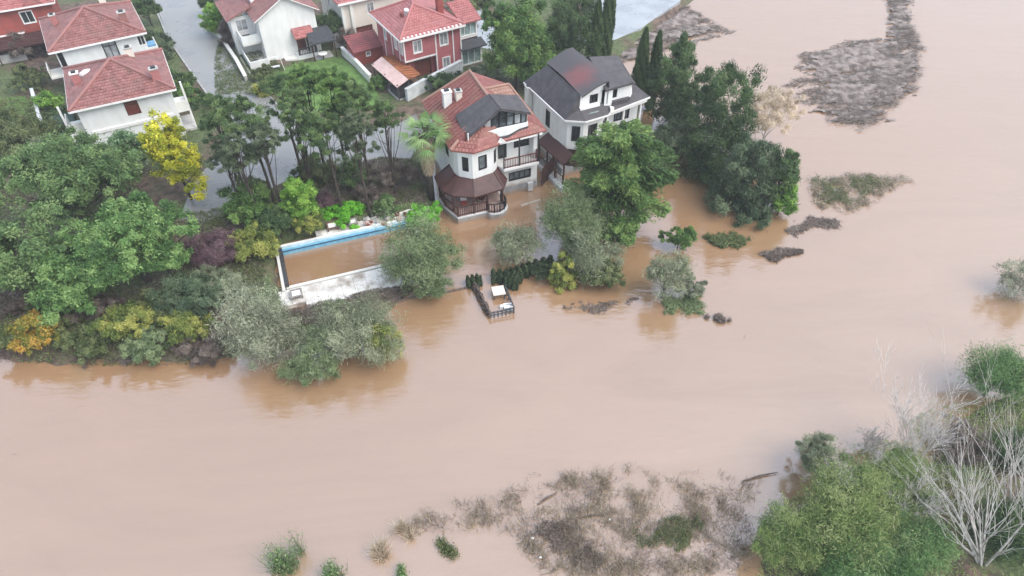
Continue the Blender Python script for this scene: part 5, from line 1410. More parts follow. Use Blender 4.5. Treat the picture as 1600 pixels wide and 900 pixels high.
# --- palm
def palm():
    x, y, zc, r = (-7.63, 52.64, 7.00, 2.25)
    t = thing('palm_tree', 'tall fan palm with hanging dry skirt in front of the tiled villa', 'tree', (x, y, .3))
    h = zc - .3
    tk = MB(); pts = [(0, 0, -.5), (.05, 0, h * .3), (.0, .05, h * .65), (0, 0, h)]
    tk.tube(pts, [.36, .30, .30, .26], 10); tk.build('trunk', M['bark'], t, True)
    C, D, N, T, LN, WD = [], [], [], [], [], []
    def fan(base, dir_, n, ln, wd, tint, fold):
        dir_ = dir_ / np.linalg.norm(dir_)
        side = np.cross(dir_, [0, 0, 1.]); side /= np.linalg.norm(side) + 1e-9
        nr = np.cross(side, dir_)
        for k in range(n):
            a = (k / (n - 1) - .5) * 2.3
            d = dir_ * math.cos(a) + side * math.sin(a) + nr * (-fold * abs(a)) + np.array([0, 0, -.22])
            C.append(base + d * ln * .45); D.append(d); N.append(nr + side * .5 * ((k % 2) * 2 - 1)); T.append(tint + RNG.random() * .25); LN.append(ln); WD.append(wd)
    for k in range(46):
        az_ = RNG.random() * 6.283; el_ = -.5 + 1.75 * RNG.random()
        d = np.array([math.cos(az_) * math.cos(el_), math.sin(az_) * math.cos(el_), math.sin(el_)])
        st = .7 + .9 * RNG.random()
        fan(np.array([0, 0, h]) + d * st, d + np.array([0, 0, -.35 * RNG.random()]), 15, 1.0 + .5 * RNG.random(), .10, RNG.random() * .8, .25)
    leaf_mesh('frond_crown', np.array(C), np.array(D), np.array(N), np.array(LN), np.array(WD), np.array(T), LM['palm'], t)
    stems = MB(); 
    for k in range(40):
        az_ = RNG.random() * 6.283; el_ = -.4 + 1.6 * RNG.random()
        d = Vector((math.cos(az_) * math.cos(el_), math.sin(az_) * math.cos(el_), math.sin(el_)))
        stems.tube([(0, 0, h), tuple(Vector((0, 0, h)) + d * 1.2)], [.035, .02], 4, False)
    stems.build('frond_stems', M['bark'], t)
    n = 5200
    z = h - .3 - 3.4 * RNG.random(n) ** .8
    a = RNG.random(n) * 6.283
    f = (h - z) / 3.7
    rr = (.95 - .55 * f) * (.55 + .45 * RNG.random(n))
    P = np.stack([np.cos(a) * rr, np.sin(a) * rr, z], -1)
    d = np.stack([np.cos(a) * .3, np.sin(a) * .3, -np.ones(n)], -1) + RNG.normal(size=(n, 3)) * .2
    leaf_mesh('dry_skirt', P, d, np.stack([np.cos(a), np.sin(a), np.zeros(n) + .3], -1) + RNG.normal(size=(n, 3)) * .4, .75, .07, RNG.random(n), LM['palmdead'], t)
palm()

# --- cedar with layered boughs
def cedar(label, spec, mat, zb, tiers=9, seed=3):
    x, y, ztop, r = spec
    rg = np.random.default_rng(seed)
    t = thing('cedar_tree', label, 'tree', (x, y, zb))
    C, D, N, T, tg = [], [], [], [], []
    H = ztop - zb
    tk = MB(); tk.tube([(0, 0, -.8), (.1, 0, H * .5), (0, .1, H)], [.36, .22, .05], 7)
    for i in range(tiers):
        f = i / (tiers - 1)
        z = H * (.40 + .58 * f) + rg.uniform(-.2, .2)
        rad = r * (1.05 - .55 * f ** 2.0) * (.80 + .35 * rg.random())
        nb = int(9 - 4 * f)
        for k in range(nb):
            a = 2 * math.pi * (k + rg.random() * .7) / nb + i * .9
            L = rad * (.55 + .55 * rg.random())
            tint0 = rg.random()
            da = np.array([math.cos(a), math.sin(a), 0.]); sa = np.array([-math.sin(a), math.cos(a), 0.])
            rise = .18 - .25 * rg.random()
            tip = da * L + np.array([0, 0, z + L * rise])
            tk.tube([(0, 0, z - .2), tuple(da * L * .5 + np.array([0, 0, z + L * .5 * rise + .1])), tuple(tip)], [.09 * (1 - .5 * f), .05, .015], 4, False)
            n = int(380 * L)
            u = rg.random(n) ** .65
            wdt = (.05 + .20 * np.sin(np.clip(u, 0, 1) * math.pi * .85)) * L
            v = rg.normal(size=n) * .55
            c = da * (u * L)[:, None] + sa * (v * wdt)[:, None]
            c[:, 2] = z + u * L * rise + .12 * np.sin(u * 9 + v * 6) + rg.normal(size=n) * .10 - .12 * v * v - .15 * u * u * L * .3
            C.append(c)
            dd = da + sa * np.sign(v)[:, None] * .8 + rg.normal(size=(n, 3)) * .4
            D.append(dd); N.append(np.array([0, 0, 1.]) + rg.normal(size=(n, 3)) * .55)
            T.append(.45 * tint0 + .15 * u + .40 * rg.random(n))
    C, D, N, T = map(np.concatenate, (C, D, N, T))
    leaf_mesh('crown', C, D, N, .34 * (.7 + .6 * rg.random(len(C))), .12, T, mat, t)
    tk.build('trunk', M['bark'], t, True)
    return t
cedar('large bright green cedar with layered boughs in front of the charcoal roofed villa', (9.49, 49.16, 9.60, 5.11), LM['cedar'], -.2, 7)

# --- dark trees right of the villas
CON = dict(leaf=(.42, .10), lai=2.6, cr=.30, flat=.75, droop=-.7, spread=.4)
TALL2 = [(0, 0, .55, .62, .62, .95), (.1, 0, -.5, .9, .9, 1.0), (-.15, -.1, .0, .8, .8, 1.0)]
FULL = [(0, 0, .75, .55, .55, .7), (.1, 0, .1, .8, .8, .8), (-.15, -.1, -.6, .9, .9, .8), (.3, -.2, -1.0, .75, .75, .6)]
tree('dense_tree', 'tall dark evergreen directly right of the charcoal roofed villa', 'tree', (17.07, 64.94, 5.60, 3.65), FULL, LM['deep'], k=90, zb=-.2, tr=.22, low=-.8, cap=60000, **CON)
tree('dense_tree', 'dark evergreen with reddish bare base behind the cedar', 'tree', (16.18, 58.67, 3.00, 3.01), LUMPY, LM['pinedark'], k=60, zb=-.2, tr=.18, low=-.9, cap=30000, **CON)
tree('dense_tree', 'broad deep green tree in the middle of the riverside group', 'tree', (19.67, 57.82, 4.60, 4.03), FULL, LM['deep'], k=100, zb=-.2, tr=.24, low=-.9, cap=60000, **CON)
tree('dense_tree', 'grey-green conifer sloping down to the water in the riverside group', 'tree', (21.17, 51.68, 3.40, 3.41), FULL, LM['blueg'], k=90, zb=-.2, tr=.2, low=-.9, cap=56000, **CON)
tree('dense_tree', 'dark conifer at the outer right end of the riverside group', 'tree', (24.27, 51.40, 3.60, 1.90), FULL, LM['pine'], k=70, zb=-.2, tr=.15, low=-.9, cap=36000, **CON)
tree('creeper_shrub', 'lime green column of foliage on the riverside conifers by the water', 'shrub', (24.47, 50.32, 2.20, 1.21), [(0,0,.7,.7,.7,1.5),(.1,-.2,-.7,.9,.9,1.2)], LM['lime'], k=50, zb=-.2, leaf=(.24,.14), lai=2.6, tr=.08, cap=18000)
tree('bare_tree', 'pale straw coloured leafless willow behind the riverside group', 'tree', (25.53, 60.76, 4.60, 3.03), LUMPY, LM['pale'], k=60, zb=-.2, leaf=(.55,.04), droop=-.8, lai=.65, tr=.1, nlimb=40, bark=M['palebark'], cap=16000)
def cypress(label, spec, hh, mat, zb, n=9000, group=None):
    x, y, zc, r = spec
    t = thing('cypress_tree', label, 'tree', (x, y, zb), 0, group)
    z = RNG.random(n); a = RNG.random(n) * 6.283
    prof = np.sin(np.clip(z * .93 + .07, 0, 1) * math.pi) ** .55 * (1 - .35 * z) * (1 + .16 * np.sin(a * 3 + z * 14) + .1 * np.sin(a * 7 + z * 31))
    rr = r * prof * (.55 + .5 * RNG.random(n) ** .5)
    P = np.stack([np.cos(a) * rr, np.sin(a) * rr, .3 + z * hh], -1)
    u = np.stack([np.cos(a), np.sin(a), .4 + 0 * a], -1)
    leaf_mesh('crown', P, u * .4 + np.array([0, 0, 1.]) + unit(n) * .5, u + unit(n) * .6, .34, .13, .5 * RNG.random(n) + .5 * np.abs(np.sin(a * 3 + z * 14)), mat, t)
    MB().tube([(0, 0, -.4), (0, 0, hh * .8)], [.15, .03], 6).build('trunk', M['bark'], t)
cypress('narrow cypress left of the tall dark evergreen by the river', (13.63, 68.41, 4.50, 0.89), 9.5, LM['deep'], -.1, group='cypresses by the villas')
cypress('second narrow cypress touching the tall dark evergreen by the river', (15.26, 69.26, 4.50, 0.82), 8.8, LM['deep'], -.1, group='cypresses by the villas')
cypress('tall narrow cypress at the right side of the trees behind the villas', (10.81, 76.79, 5.50, 0.88), 12, LM['deep'], .4, 11000, group='cypresses by the villas')
cypress('shorter cypress left of the tall one behind the charcoal roofed villa', (9.48, 75.67, 4.50, 0.95), 9, LM['deep'], .4, group='cypresses by the villas')
tree('dense_tree', 'large bushy green tree behind the tiled villa', 'tree', (0.42, 72.65, 6.50, 4.18), TALL, LM['green'], k=110, zb=.5, tr=.25, cap=56000, leaf=(.36,.15), lai=3, cr=.24)
tree('dense_tree', 'dark green tree behind the charcoal roofed villa', 'tree', (6.71, 76.00, 6.00, 3.32), TALL, LM['deep'], k=90, zb=.5, tr=.22, cap=50000, **CON)
tree('garden_shrub', 'dark undergrowth between the large bushy tree and the tiled roof', 'shrub', (3.31, 74.14, 2.00, 4.05), WIDE, LM['deep'], k=60, zb=.5, leaf=(.32,.13), lai=2.4, tr=.08, low=-.1, cap=26000)
tree('garden_shrub', 'grey-green shrub with pale twigs right of the red house', 'shrub', (-3.56, 74.38, 1.40, 1.85), LUMPY, LM['grey'], k=36, zb=.7, leaf=(.26,.10), lai=2.4, tr=.06, low=-.1)
tree('garden_shrub', 'low dark planting along the foot of the red house', 'shrub', (-7.29, 72.02, 0.90, 2.55), WIDE, LM['deep'], k=40, zb=.7, leaf=(.24,.10), lai=2.4, tr=.04, low=-.1)

# --- roadside and back garden greenery
tree('roadside_tree', 'dark green tree on the left of the wet road at the top', 'tree', (-47.35, 89.17, 3.50, 2.06), LUMPY, LM['deep'], k=50, zb=.7, tr=.14, cap=26000, **CON)
tree('roadside_tree', 'grey-green tree left of the road beside the balcony with blue tarpaulin', 'tree', (-42.98, 80.41, 2.60, 1.70), TALL, LM['blueg'], k=46, zb=.7, tr=.12, cap=26000, **CON)
tree('roadside_tree', 'dark green roadside bush right of the shuttered house', 'tree', (-37.72, 71.94, 2.20, 1.80), LUMPY, LM['pine'], k=50, zb=.7, tr=.1, cap=26000, **CON)
tree('roadside_tree', 'fresh green bush at the road edge above the yellow tree', 'tree', (-35.22, 68.58, 2.00, 1.61), LUMPY, LM['green'], k=36, zb=.7, tr=.08, leaf=(.26,.12), lai=2.6)
tree('roadside_tree', 'lime green tree on the right of the wet road at the top', 'tree', (-37.36, 85.67, 3.00, 1.77), TALL, LM['lime'], k=40, zb=.7, tr=.1, leaf=(.28,.14), lai=2.8, cap=20000)
tree('roadside_tree', 'dark green tree at the top between road and white gabled house', 'tree', (-40.37, 91.63, 3.00, 1.44), LUMPY, LM['deep'], k=40, zb=.7, tr=.1, cap=22000, **CON)
tree('bare_shrub', 'brown leafless bush between road wall and white gabled house', 'shrub', (-34.86, 84.00, 1.60, 2.01), TALL, LM['brown'], k=40, zb=.7, leaf=(.34,.05), lai=1.6, tr=.06, low=-.2, nlimb=20)
tree('garden_shrub', 'olive hedge bush at the lower left corner of the lawn', 'shrub', (-29.20, 74.77, 1.20, 1.64), WIDE, LM['olive'], k=36, zb=.7, leaf=(.26,.11), lai=2.4, tr=.05, low=-.1)
tree('garden_shrub', 'yellow-green verge bush between road and lawn', 'shrub', (-28.05, 71.36, 1.10, 1.52), LUMPY, LM['yg'], k=36, zb=.7, leaf=(.26,.11), lai=2.4, tr=.05, low=-.1)
tree('dense_tree', 'dark green tree between the white gabled house and beige house', 'tree', (-22.85, 84.08, 3.20, 2.30), LUMPY, LM['deep'], k=50, zb=.7, tr=.12, cap=26000, **CON)
tree('bare_shrub', 'brown leafless shrub between the garden oven and beige house', 'shrub', (-19.84, 82.56, 1.60, 1.75), TALL, LM['brown'], k=36, zb=.7, leaf=(.34,.05), lai=1.4, tr=.06, nlimb=20)
tree('garden_shrub', 'fresh green bush at the lower right corner of the lawn', 'shrub', (-15.17, 72.68, 1.50, 1.46), LUMPY, LM['green'], k=36, zb=.7, leaf=(.26,.12), lai=2.8, tr=.06, low=-.1)
tree('bare_shrub', 'dark tangled bush in the yard below the red walled house', 'shrub', (-59.85, 81.70, 2.00, 2.83), LUMPY, LM['brown'], k=46, zb=.7, leaf=(.36,.06), lai=1.8, tr=.08, nlimb=24)
tree('garden_shrub', 'dark green bush in the yard behind the lime ball shrub', 'shrub', (-54.69, 72.49, 1.60, 2.18), WIDE, LM['olive'], k=40, zb=.7, leaf=(.26,.11), lai=2.2, tr=.05, low=-.1)
tree('garden_shrub', 'dark bush under the left balcony of the shuttered house', 'shrub', (-48.25, 65.15, 1.20, 1.57), LUMPY, LM['deep'], k=36, zb=.7, leaf=(.26,.11), lai=2.4, tr=.05, low=-.1)
tree('garden_shrub', 'grey-green grassy bank above the pavement at the top by the trees', 'shrub', (-5.11, 95.28, 1.00, 3.09), WIDE, LM['olive'], k=36, zb=.7, leaf=(.26,.11), lai=2.2, tr=.05, low=-.1)

# --- near bank at the lower right
NB = dict(leaf=(.26, .042), lai=1.15, cr=.42, flat=.85, spread=.6, low=-.2, droop=-.3)
tree('bank_shrub', 'light green bushy thicket, centre of the lower right bank', 'shrub', (19.38, 19.72, 2.60, 3.07), LUMPY, LM['thicket'], k=110, zb=.3, tr=.1, cap=56000, nlimb=30, **NB)
tree('bank_shrub', 'yellow-green bush at the left front of the lower right thicket', 'shrub', (16.10, 18.16, 1.80, 2.02), LUMPY, LM['thicket'], k=80, zb=.2, tr=.08, cap=40000, nlimb=24, **NB)
tree('bank_shrub', 'green bush at the bottom edge of the lower right thicket', 'shrub', (19.48, 16.94, 1.60, 2.35), LUMPY, LM['thicket2'], k=80, zb=.3, tr=.08, cap=40000, nlimb=24, **NB)
tree('bank_shrub', 'deep green bush under the bare white tree', 'shrub', (22.95, 17.88, 2.00, 2.19), LUMPY, LM['thicket2'], k=80, zb=.4, tr=.08, cap=40000, nlimb=24, **NB)
tree('bank_shrub', 'pale willow scrub at the upper left of the lower right thicket', 'shrub', (19.57, 23.62, 1.80, 1.61), TALL, LM['grey'], k=50, zb=.1, leaf=(.24,.035), droop=.3, lai=1.3, tr=.05, cap=22000, nlimb=24)
tree('bank_shrub', 'dull green scrub at the upper right of the lower right thicket', 'shrub', (23.80, 22.38, 1.60, 2.18), LUMPY, LM['thicket'], k=60, zb=.3, tr=.06, cap=30000, nlimb=24, **NB)
tree('bank_shrub', 'glossy green bush at the right photo edge above the bare tree', 'shrub', (33.55, 29.78, 2.40, 2.47), LUMPY, LM['thicket2'], k=80, zb=.2, tr=.1, cap=40000, nlimb=24, **NB)
tree('bank_shrub', 'dark green bush at the lower right photo corner', 'shrub', (29.30, 18.84, 1.60, 2.05), LUMPY, LM['deep'], k=70, zb=.4, tr=.08, cap=34000, nlimb=24, **NB)
tree('bank_shrub', 'dark green bush at the right photo edge half way down the bare tree', 'shrub', (32.49, 24.44, 1.60, 1.64), LUMPY, LM['deep'], k=60, zb=.4, tr=.08, cap=26000, nlimb=24, **NB)
tree('bank_shrub', 'brown leafless brush between the glossy bush and the bare white tree', 'shrub', (29.81, 25.31, 1.00, 1.89), WIDE, LM['brown'], k=50, zb=.3, leaf=(.26,.03), lai=1.4, tr=.05, cap=20000, nlimb=30)

def bare_tree(label, base, h, mat, seed, spread=.5, depth=6, r0=.13, n0=5, lean=(0, 0), cat='tree'):
    rg = random.Random(seed)
    t = thing('bare_tree', label, cat, base)
    mb = MB(); cnt = [0]
    def grow(p, d, L, r, lev):
        pts, rad = [tuple(p)], [r]
        q = p.copy(); dd = d.copy()
        nseg = 4 if lev < 2 else 3
        for k in range(nseg):
            dd = (dd + Vector((rg.gauss(0, .09), rg.gauss(0, .09), rg.gauss(.02, .07)))).normalized()
            q = q + dd * (L / nseg); pts.append(tuple(q)); rad.append(r * (1 - .55 * (k + 1) / nseg))
        mb.tube(pts, rad, 5 if lev < 2 else 3, False); cnt[0] += 1
        if lev >= depth or cnt[0] > 2600: return
        nb = rg.choice((3, 4)) if lev < 3 else rg.choice((2, 3, 3))
        for k in range(nb):
            i = rg.randint(1, nseg)
            a = rg.uniform(0, 6.283)
            side = dd.cross(Vector((math.cos(a), math.sin(a), .3))).normalized()
            nd = (dd + side * rg.uniform(spread * .5, spread * 1.3) + Vector((0, 0, .08))).normalized()
            grow(Vector(pts[i]), nd, L * rg.uniform(.52, .78), max(rad[i] * .72, .008), lev + 1)
    for k in range(n0):
        a = 2 * math.pi * (k + rg.random()) / n0
        d = Vector((math.cos(a) * spread * .6 + lean[0], math.sin(a) * spread * .6 + lean[1], 1)).normalized()
        grow(Vector((0, 0, -.4)), d, h * .42, r0 * rg.uniform(.7, 1.1), 0)
    mb.build('branches', mat, t)
    return t
PT = pmat('sun_bleached_twig', (.62, .58, .55), (.42, .38, .35), 3, .9)
bare_tree('tall bare white branched tree at the lower right', (27.3, 17.2, .4), 13.5, M['palebark'], 4, .40, 3, .085, 6, (-.34, .38))
bare_tree('second bare white tree nearest the lower right photo corner', (30.4, 19.4, .4), 13.5, M['palebark'], 9, .38, 3, .085, 5, (-.28, .34))
bare_tree('pale fine twigged bush left of the bare white trees', (26.03, 23.60, 0.30), 8.0, PT, 15, .40, 5, .035, 8, (-.25, .30), 'shrub')
bare_tree('small pale fine twigged bush above the light green thicket', (23.66, 25.40, 0.10), 2.6, PT, 21, .6, 5, .03, 6, (0, 0), 'shrub')

bare_tree('thin leafless grey shoots rising from the middle of the light green thicket', (20.05, 20.67, 0.40), 4.2, PT, 33, .45, 4, .022, 7, (-.15, .25), 'shrub')
bare_tree('thin leafless grey shoots at the right side of the light green thicket', (23.67, 19.43, 0.40), 4.8, PT, 35, .45, 4, .024, 7, (-.2, .3), 'shrub')
# --- reed tufts and water weeds along the bottom
def tuft(name, label, spec, n, h, mat, zb=-.1, green=None, lean=.35, w=.035, group=None):
    x, y, z_, r = spec
    t = thing(name, label, 'plant', (x, y, zb), 0, group)
    k = max(4, int(r * 6))
    cc = RNG.normal(size=(k, 2)) * r * .42
    ck = RNG.integers(0, k, n)
    base = np.concatenate([cc[ck] + RNG.normal(size=(n, 2)) * r * .14, np.zeros((n, 1))], 1)
    ln = h * (.45 + .75 * RNG.random(n))
    d = np.stack([RNG.normal(size=n) * lean, RNG.normal(size=n) * lean, np.ones(n)], -1)
    C = base + d * (ln * .4)[:, None]
    N = unit(n); N[:, 2] *= .3
    leaf_mesh('blades', C, d, N, ln, w, RNG.random(n), mat, t)
    if green is not None:
        m = int(n * 2.2)
        ck = RNG.integers(0, k, m)
        P = np.concatenate([cc[ck] + RNG.normal(size=(m, 2)) * r * .2, (h * 1.0 * RNG.random(m) ** 1.2)[:, None]], 1)
        leaf_mesh('leaves', P, unit(m), unit(m) + np.array([0, 0, .6]), (.13, .07)[0], .07, RNG.random(m), green, t)
    return t
tuft('weed_plant', 'tall seeding weed with grey heads at the bottom left of centre', (-13.28, 17.20, 0.60, 1.29), 420, 2.4, LM['greyg'], green=LM['thicket2'], lean=.22)
tuft('weed_plant', 'second seeding weed at the bottom, right of the first', (-10.45, 16.76, 0.50, 1.14), 300, 1.7, LM['greyg'], green=LM['thicket2'], lean=.25)
tuft('weed_plant', 'small green weed at the bottom edge below the straw tufts', (-6.50, 16.99, 0.30, 0.63), 200, .7, LM['green'], green=LM['thicket2'])
tuft('reed_tuft', 'straw coloured drooping tuft nearest the seeding weeds', (-7.96, 18.12, 0.50, 0.68), 900, .9, LM['pale'], lean=.5)
tuft('reed_tuft', 'upper straw coloured tuft standing alone in the water', (-6.56, 19.59, 0.40, 0.69), 700, .8, LM['pale'], lean=.5)
tuft('weed_plant', 'dark green half drowned clump right of the straw tufts', (-3.80, 18.58, 0.25, 0.87), 420, .4, LM['olive'], green=LM['olive'], lean=.7)

# --- drowned weeds, drift and floating brush: nobody could count the stems
def drift(name, label, poly, n, ln, wd, mat, up=.15, zmax=.12, clump=.5, thr=.1, cat='debris', seed=0.0, dirn=None, s=1.0, edge=.35):
    P = np.array(poly); lo, hi = P.min(0) - 1, P.max(0) + 1
    out = []
    tot = 0
    while tot < n:
        q = lo + (hi - lo) * RNG.random((n * 2, 2))
        sdv = inside_dist(poly, q[:, 0], q[:, 1])
        ca, sa = (math.cos(R(dirn)), math.sin(R(dirn))) if dirn is not None else (1, 0)
        st = .38 if dirn is not None else 1.0
        qx, qy = (q[:, 0] * ca + q[:, 1] * sa) * st, -q[:, 0] * sa + q[:, 1] * ca
        dens = 3.2 * (fbm(qx, qy, clump * .8, seed) - .5) + smooth(-1.2, edge * 4, sdv) * 1.3 - 1.0
        k = q[(dens > thr + 1.15 * (RNG.random(len(q)) - .4)) & (sdv + 2.2 * fbm(qx, qy, 1.1, seed + 3) - 1.3 > 0)]
        out.append(k); tot += len(k)
        if len(k) < 10: break
    q = np.concatenate(out)[:n]; n = len(q)
    zz = zmax * RNG.random(n) ** 1.5
    a = RNG.random(n) * 6.283 if dirn is None else R(dirn) + RNG.normal(size=n) * .6
    u_ = RNG.random(n) ** 2 * up
    D = np.stack([np.cos(a), np.sin(a), u_ * (1 if up < 1 else 2)], -1)
    N = np.array([0, 0, 1.]) + unit(n) * .7
    L = ln * (.25 + 1.5 * RNG.random(n) ** 2.2)
    C = np.concatenate([q, (zz + L * .3 * u_)[:, None]], 1)
    cent = np.array([*q.mean(0), 0])
    t = .6 * RNG.random(n) + .4 * (.5 + .5 * wob(q[:, 0], q[:, 1], clump * 2, seed + 5))
    o = leaf_mesh(name, C - cent, D, N, L, wd * (.6 + .8 * RNG.random(n)), t, mat, None)
    o.location = cent
    tag(o, label, cat, kind='stuff')
    return o
def mat_sheet(name, label, poly, res, mat, dirn, seed, hole=.42, edge=1.4, hgt=.30):
    """a matted raft: thick, ridged along the current, torn at the edges and full of holes"""
    P = np.array(poly); lo, hi = P.min(0) - 1.5, P.max(0) + 1.5
    nx_, ny_ = int((hi[0] - lo[0]) / res), int((hi[1] - lo[1]) / res)
    X, Y = np.meshgrid(lo[0] + np.arange(nx_ + 1) * res, lo[1] + np.arange(ny_ + 1) * res)
    ca, sa = math.cos(R(dirn)), math.sin(R(dirn))
    qx, qy = X * ca + Y * sa, -X * sa + Y * ca
    wx = qx * .22 + 1.2 * fbm(qx, qy, .25, seed + 8)
    sdv = inside_dist(poly, X, Y)
    rg_ = fbm(wx, qy * .75, 1.0, seed, 5)
    z = .02 + hgt * np.clip((rg_ - .35) * 2.2, 0, 1) * smooth(0, 1.2, sdv + edge * (rg_ - .4)) + RNG.random(X.shape) * .05
    keep = (sdv + edge * 3.2 * (fbm(wx, qy, 1.3, seed + 2, 5) - .5) > 0) & (rg_ > hole - .25 * smooth(0, 3, sdv) + .08)
    k4 = keep[:-1, :-1] & keep[1:, :-1] & keep[:-1, 1:] & keep[1:, 1:]
    jit = (RNG.random(X.shape + (2,)) - .5) * res * .7
    V = np.stack([X + jit[..., 0], Y + jit[..., 1], z], -1).reshape(-1, 3)
    jj, ii_ = np.nonzero(k4)
    b0 = jj * (nx_ + 1) + ii_
    F = np.stack([b0, b0 + 1, b0 + nx_ + 2, b0 + nx_ + 1], -1)
    used = np.unique(F); remap = -np.ones(len(V), int); remap[used] = np.arange(len(used))
    cent = np.array([*P.mean(0), 0])
    me = bpy.data.meshes.new(name); me.from_pydata((V[used] - cent).tolist(), [], remap[F].tolist()); me.materials.append(mat); me.update()
    o = bpy.data.objects.new(name, me); COL.objects.link(o); o.location = cent
    return tag(o, label, 'debris', kind='stuff')
MAT = pmat('matted_wet_brushwood', (.26, .215, .19), (.078, .057, .047), 1.1, .8, 1.0, 9, detail=9, lo=.36, hi=.62)
RAFT = [(54.19, 101.81), (57.44, 100.65), (53.05, 87.12), (49.69, 78.37), (47.11, 73.68), (42.22, 68.24), (37.83, 63.81), (37.05, 66.63), (33.35, 68.24), (36.78, 72.19), (34.23, 75.97), (36.68, 82.06), (43.69, 85.63), (47.57, 86.74), (51.34, 93.02)]
mat_sheet('drift_raft', 'thick matted core of the big debris raft at the upper right', RAFT, .22, MAT, 14, 2.0)
mat_sheet('shore_drift', 'matted grey drift heaped along the quay edge at the top', [(12.65, 82.06), (17.94, 90.20), (23.84, 98.61), (25.93, 93.44), (28.11, 89.03), (21.37, 85.27), (14.61, 80.36)], .22, MAT, 30, 5.0, .45)
drift('drift_raft', 'long dark raft of floating brushwood in the pale water at the upper right', [(54.19, 101.81), (57.44, 100.65), (52.93, 85.27), (48.01, 73.68), (42.12, 67.97), (37.42, 63.81), (33.99, 66.90), (33.99, 71.47), (39.88, 73.68), (44.09, 80.02), (48.80, 87.12)], 7000, 1.0, .06, LM['drift'], clump=1.0, thr=.10, dirn=12, zmax=.35)
drift('drift_raft', 'pale broken mat of brushwood left of the dark raft', [(30.94, 73.68), (36.19, 82.59), (44.08, 86.74), (49.16, 88.07), (44.41, 78.37), (39.21, 70.75), (33.48, 68.65)], 5000, .9, .06, LM['drift'], clump=1.0, thr=.32, dirn=12, seed=3)
drift('shore_drift', 'grey drift washed along the quay edge at the top', [(11.89, 80.86), (14.55, 86.74), (18.11, 91.40), (24.00, 99.51), (26.84, 94.06), (29.64, 89.03), (21.12, 83.82), (14.46, 79.19)], 8000, .8, .07, LM['drift'], clump=.9, thr=.15, dirn=30, seed=6)
drift('drowned_brush', 'olive green drowned brush in the river right of the riverside group', [(29.20, 56.48), (34.25, 56.81), (40.31, 56.16), (35.96, 53.86), (32.44, 50.89), (29.32, 51.37), (28.58, 53.86)], 2400, .55, .05, LM['olive'], up=.8, zmax=.4, clump=1.3, thr=.35, seed=1)
drift('drowned_brush', 'brown dead stems mixed through the olive drowned brush', [(28.76, 56.48), (34.40, 57.25), (40.77, 56.48), (36.50, 53.66), (32.16, 50.13), (28.57, 50.89), (28.15, 53.86)], 4200, .6, .045, LM['weed'], up=.8, zmax=.3, clump=1.2, thr=.3, seed=11)
drift('drowned_brush', 'thin brown twigs trailing below the olive drowned brush', [(27.53, 50.42), (31.38, 50.42), (29.57, 48.56), (24.50, 47.04), (22.55, 47.22)], 1600, .6, .05, LM['brown'], clump=.8, thr=.15, seed=2)
drift('drowned_brush', 'green leafy branch floating right of the lone green bush', [(17.16, 47.40), (20.15, 47.93), (21.36, 46.78), (19.49, 45.07), (17.17, 46.00)], 2600, .4, .09, LM['olive'], up=.7, zmax=.35, clump=.9, thr=-.2, seed=4)
drift('drowned_brush', 'brown floating brush right of the leafy branch', [(21.76, 44.82), (25.95, 45.83), (26.25, 44.99), (21.90, 43.67)], 2200, .5, .06, LM['brown'], up=.5, zmax=.25, clump=.9, thr=-.4, seed=5)
drift('drift_clump', 'single dark clump of drift in open water below the lone willow', [(15.33, 37.11), (16.73, 37.52), (17.77, 36.97), (16.50, 36.49)], 2200, .4, .06, LM['brown'], up=.6, zmax=.3, clump=.3, thr=-1.2)
drift('drift_patch', 'scattered dark leaves floating right of the landing stage', [(3.34, 38.65), (5.48, 39.81), (10.72, 39.96), (10.29, 38.65), (6.57, 37.25), (4.54, 37.11)], 900, .35, .06, LM['brown'], clump=1.2, thr=.35, seed=7, zmax=.03)
drift('drift_patch', 'wet brush under the lone river willow', [(12.20, 39.37), (14.98, 40.33), (16.02, 38.51), (13.97, 37.66), (11.90, 37.45)], 2400, .5, .05, LM['greyg'], up=.6, zmax=.3, clump=.8, thr=-.1, seed=8)
drift('drift_patch', 'twigs and leaves caught along the bank below the dark bank shrubs', [(-35.64, 33.69), (-22.64, 33.69), (-21.42, 32.83), (-28.41, 32.46), (-35.22, 32.83)], 3000, .4, .05, LM['brown'], clump=.8, thr=.05, seed=9, up=.5, zmax=.2)
BW = [(-8.05, 18.82), (-6.35, 20.88), (-1.63, 22.40), (3.34, 24.01), (6.72, 24.39), (12.49, 23.78), (17.31, 23.92), (15.88, 20.88), (14.00, 16.53), (7.27, 15.80), (1.11, 16.71), (0.00, 18.62), (-3.10, 19.42)]
drift('drowned_weeds', 'wide bed of drowned grey brown weeds at the bottom centre', BW, 12000, .65, .024, LM['weed'], up=1.8, zmax=.2, clump=1.1, thr=.44, cat='weeds', seed=3)
drift('drowned_weeds', 'pale straw stems among the drowned weeds at the bottom centre', BW, 5000, .6, .022, LM['brown'], up=1.6, zmax=.3, clump=.9, thr=.2, cat='weeds', seed=4)
drift('drowned_weeds', 'dark leafy weed clump at the bottom left of the drowned bed', [(0.00, 18.82), (1.99, 20.88), (4.34, 20.45), (6.01, 17.65), (4.79, 16.53), (2.60, 16.90)], 3000, .24, .045, LM['brown'], up=1.0, zmax=.4, clump=1.1, thr=.1, cat='weeds', seed=5)
drift('drowned_weeds', 'green tinged weed patch in the middle of the drowned bed', [(7.27, 20.24), (10.32, 20.88), (12.14, 20.04), (9.84, 18.03), (7.24, 18.42)], 3500, .22, .045, LM['olive'], up=1.4, zmax=.4, clump=1.1, thr=.1, cat='weeds', seed=6)
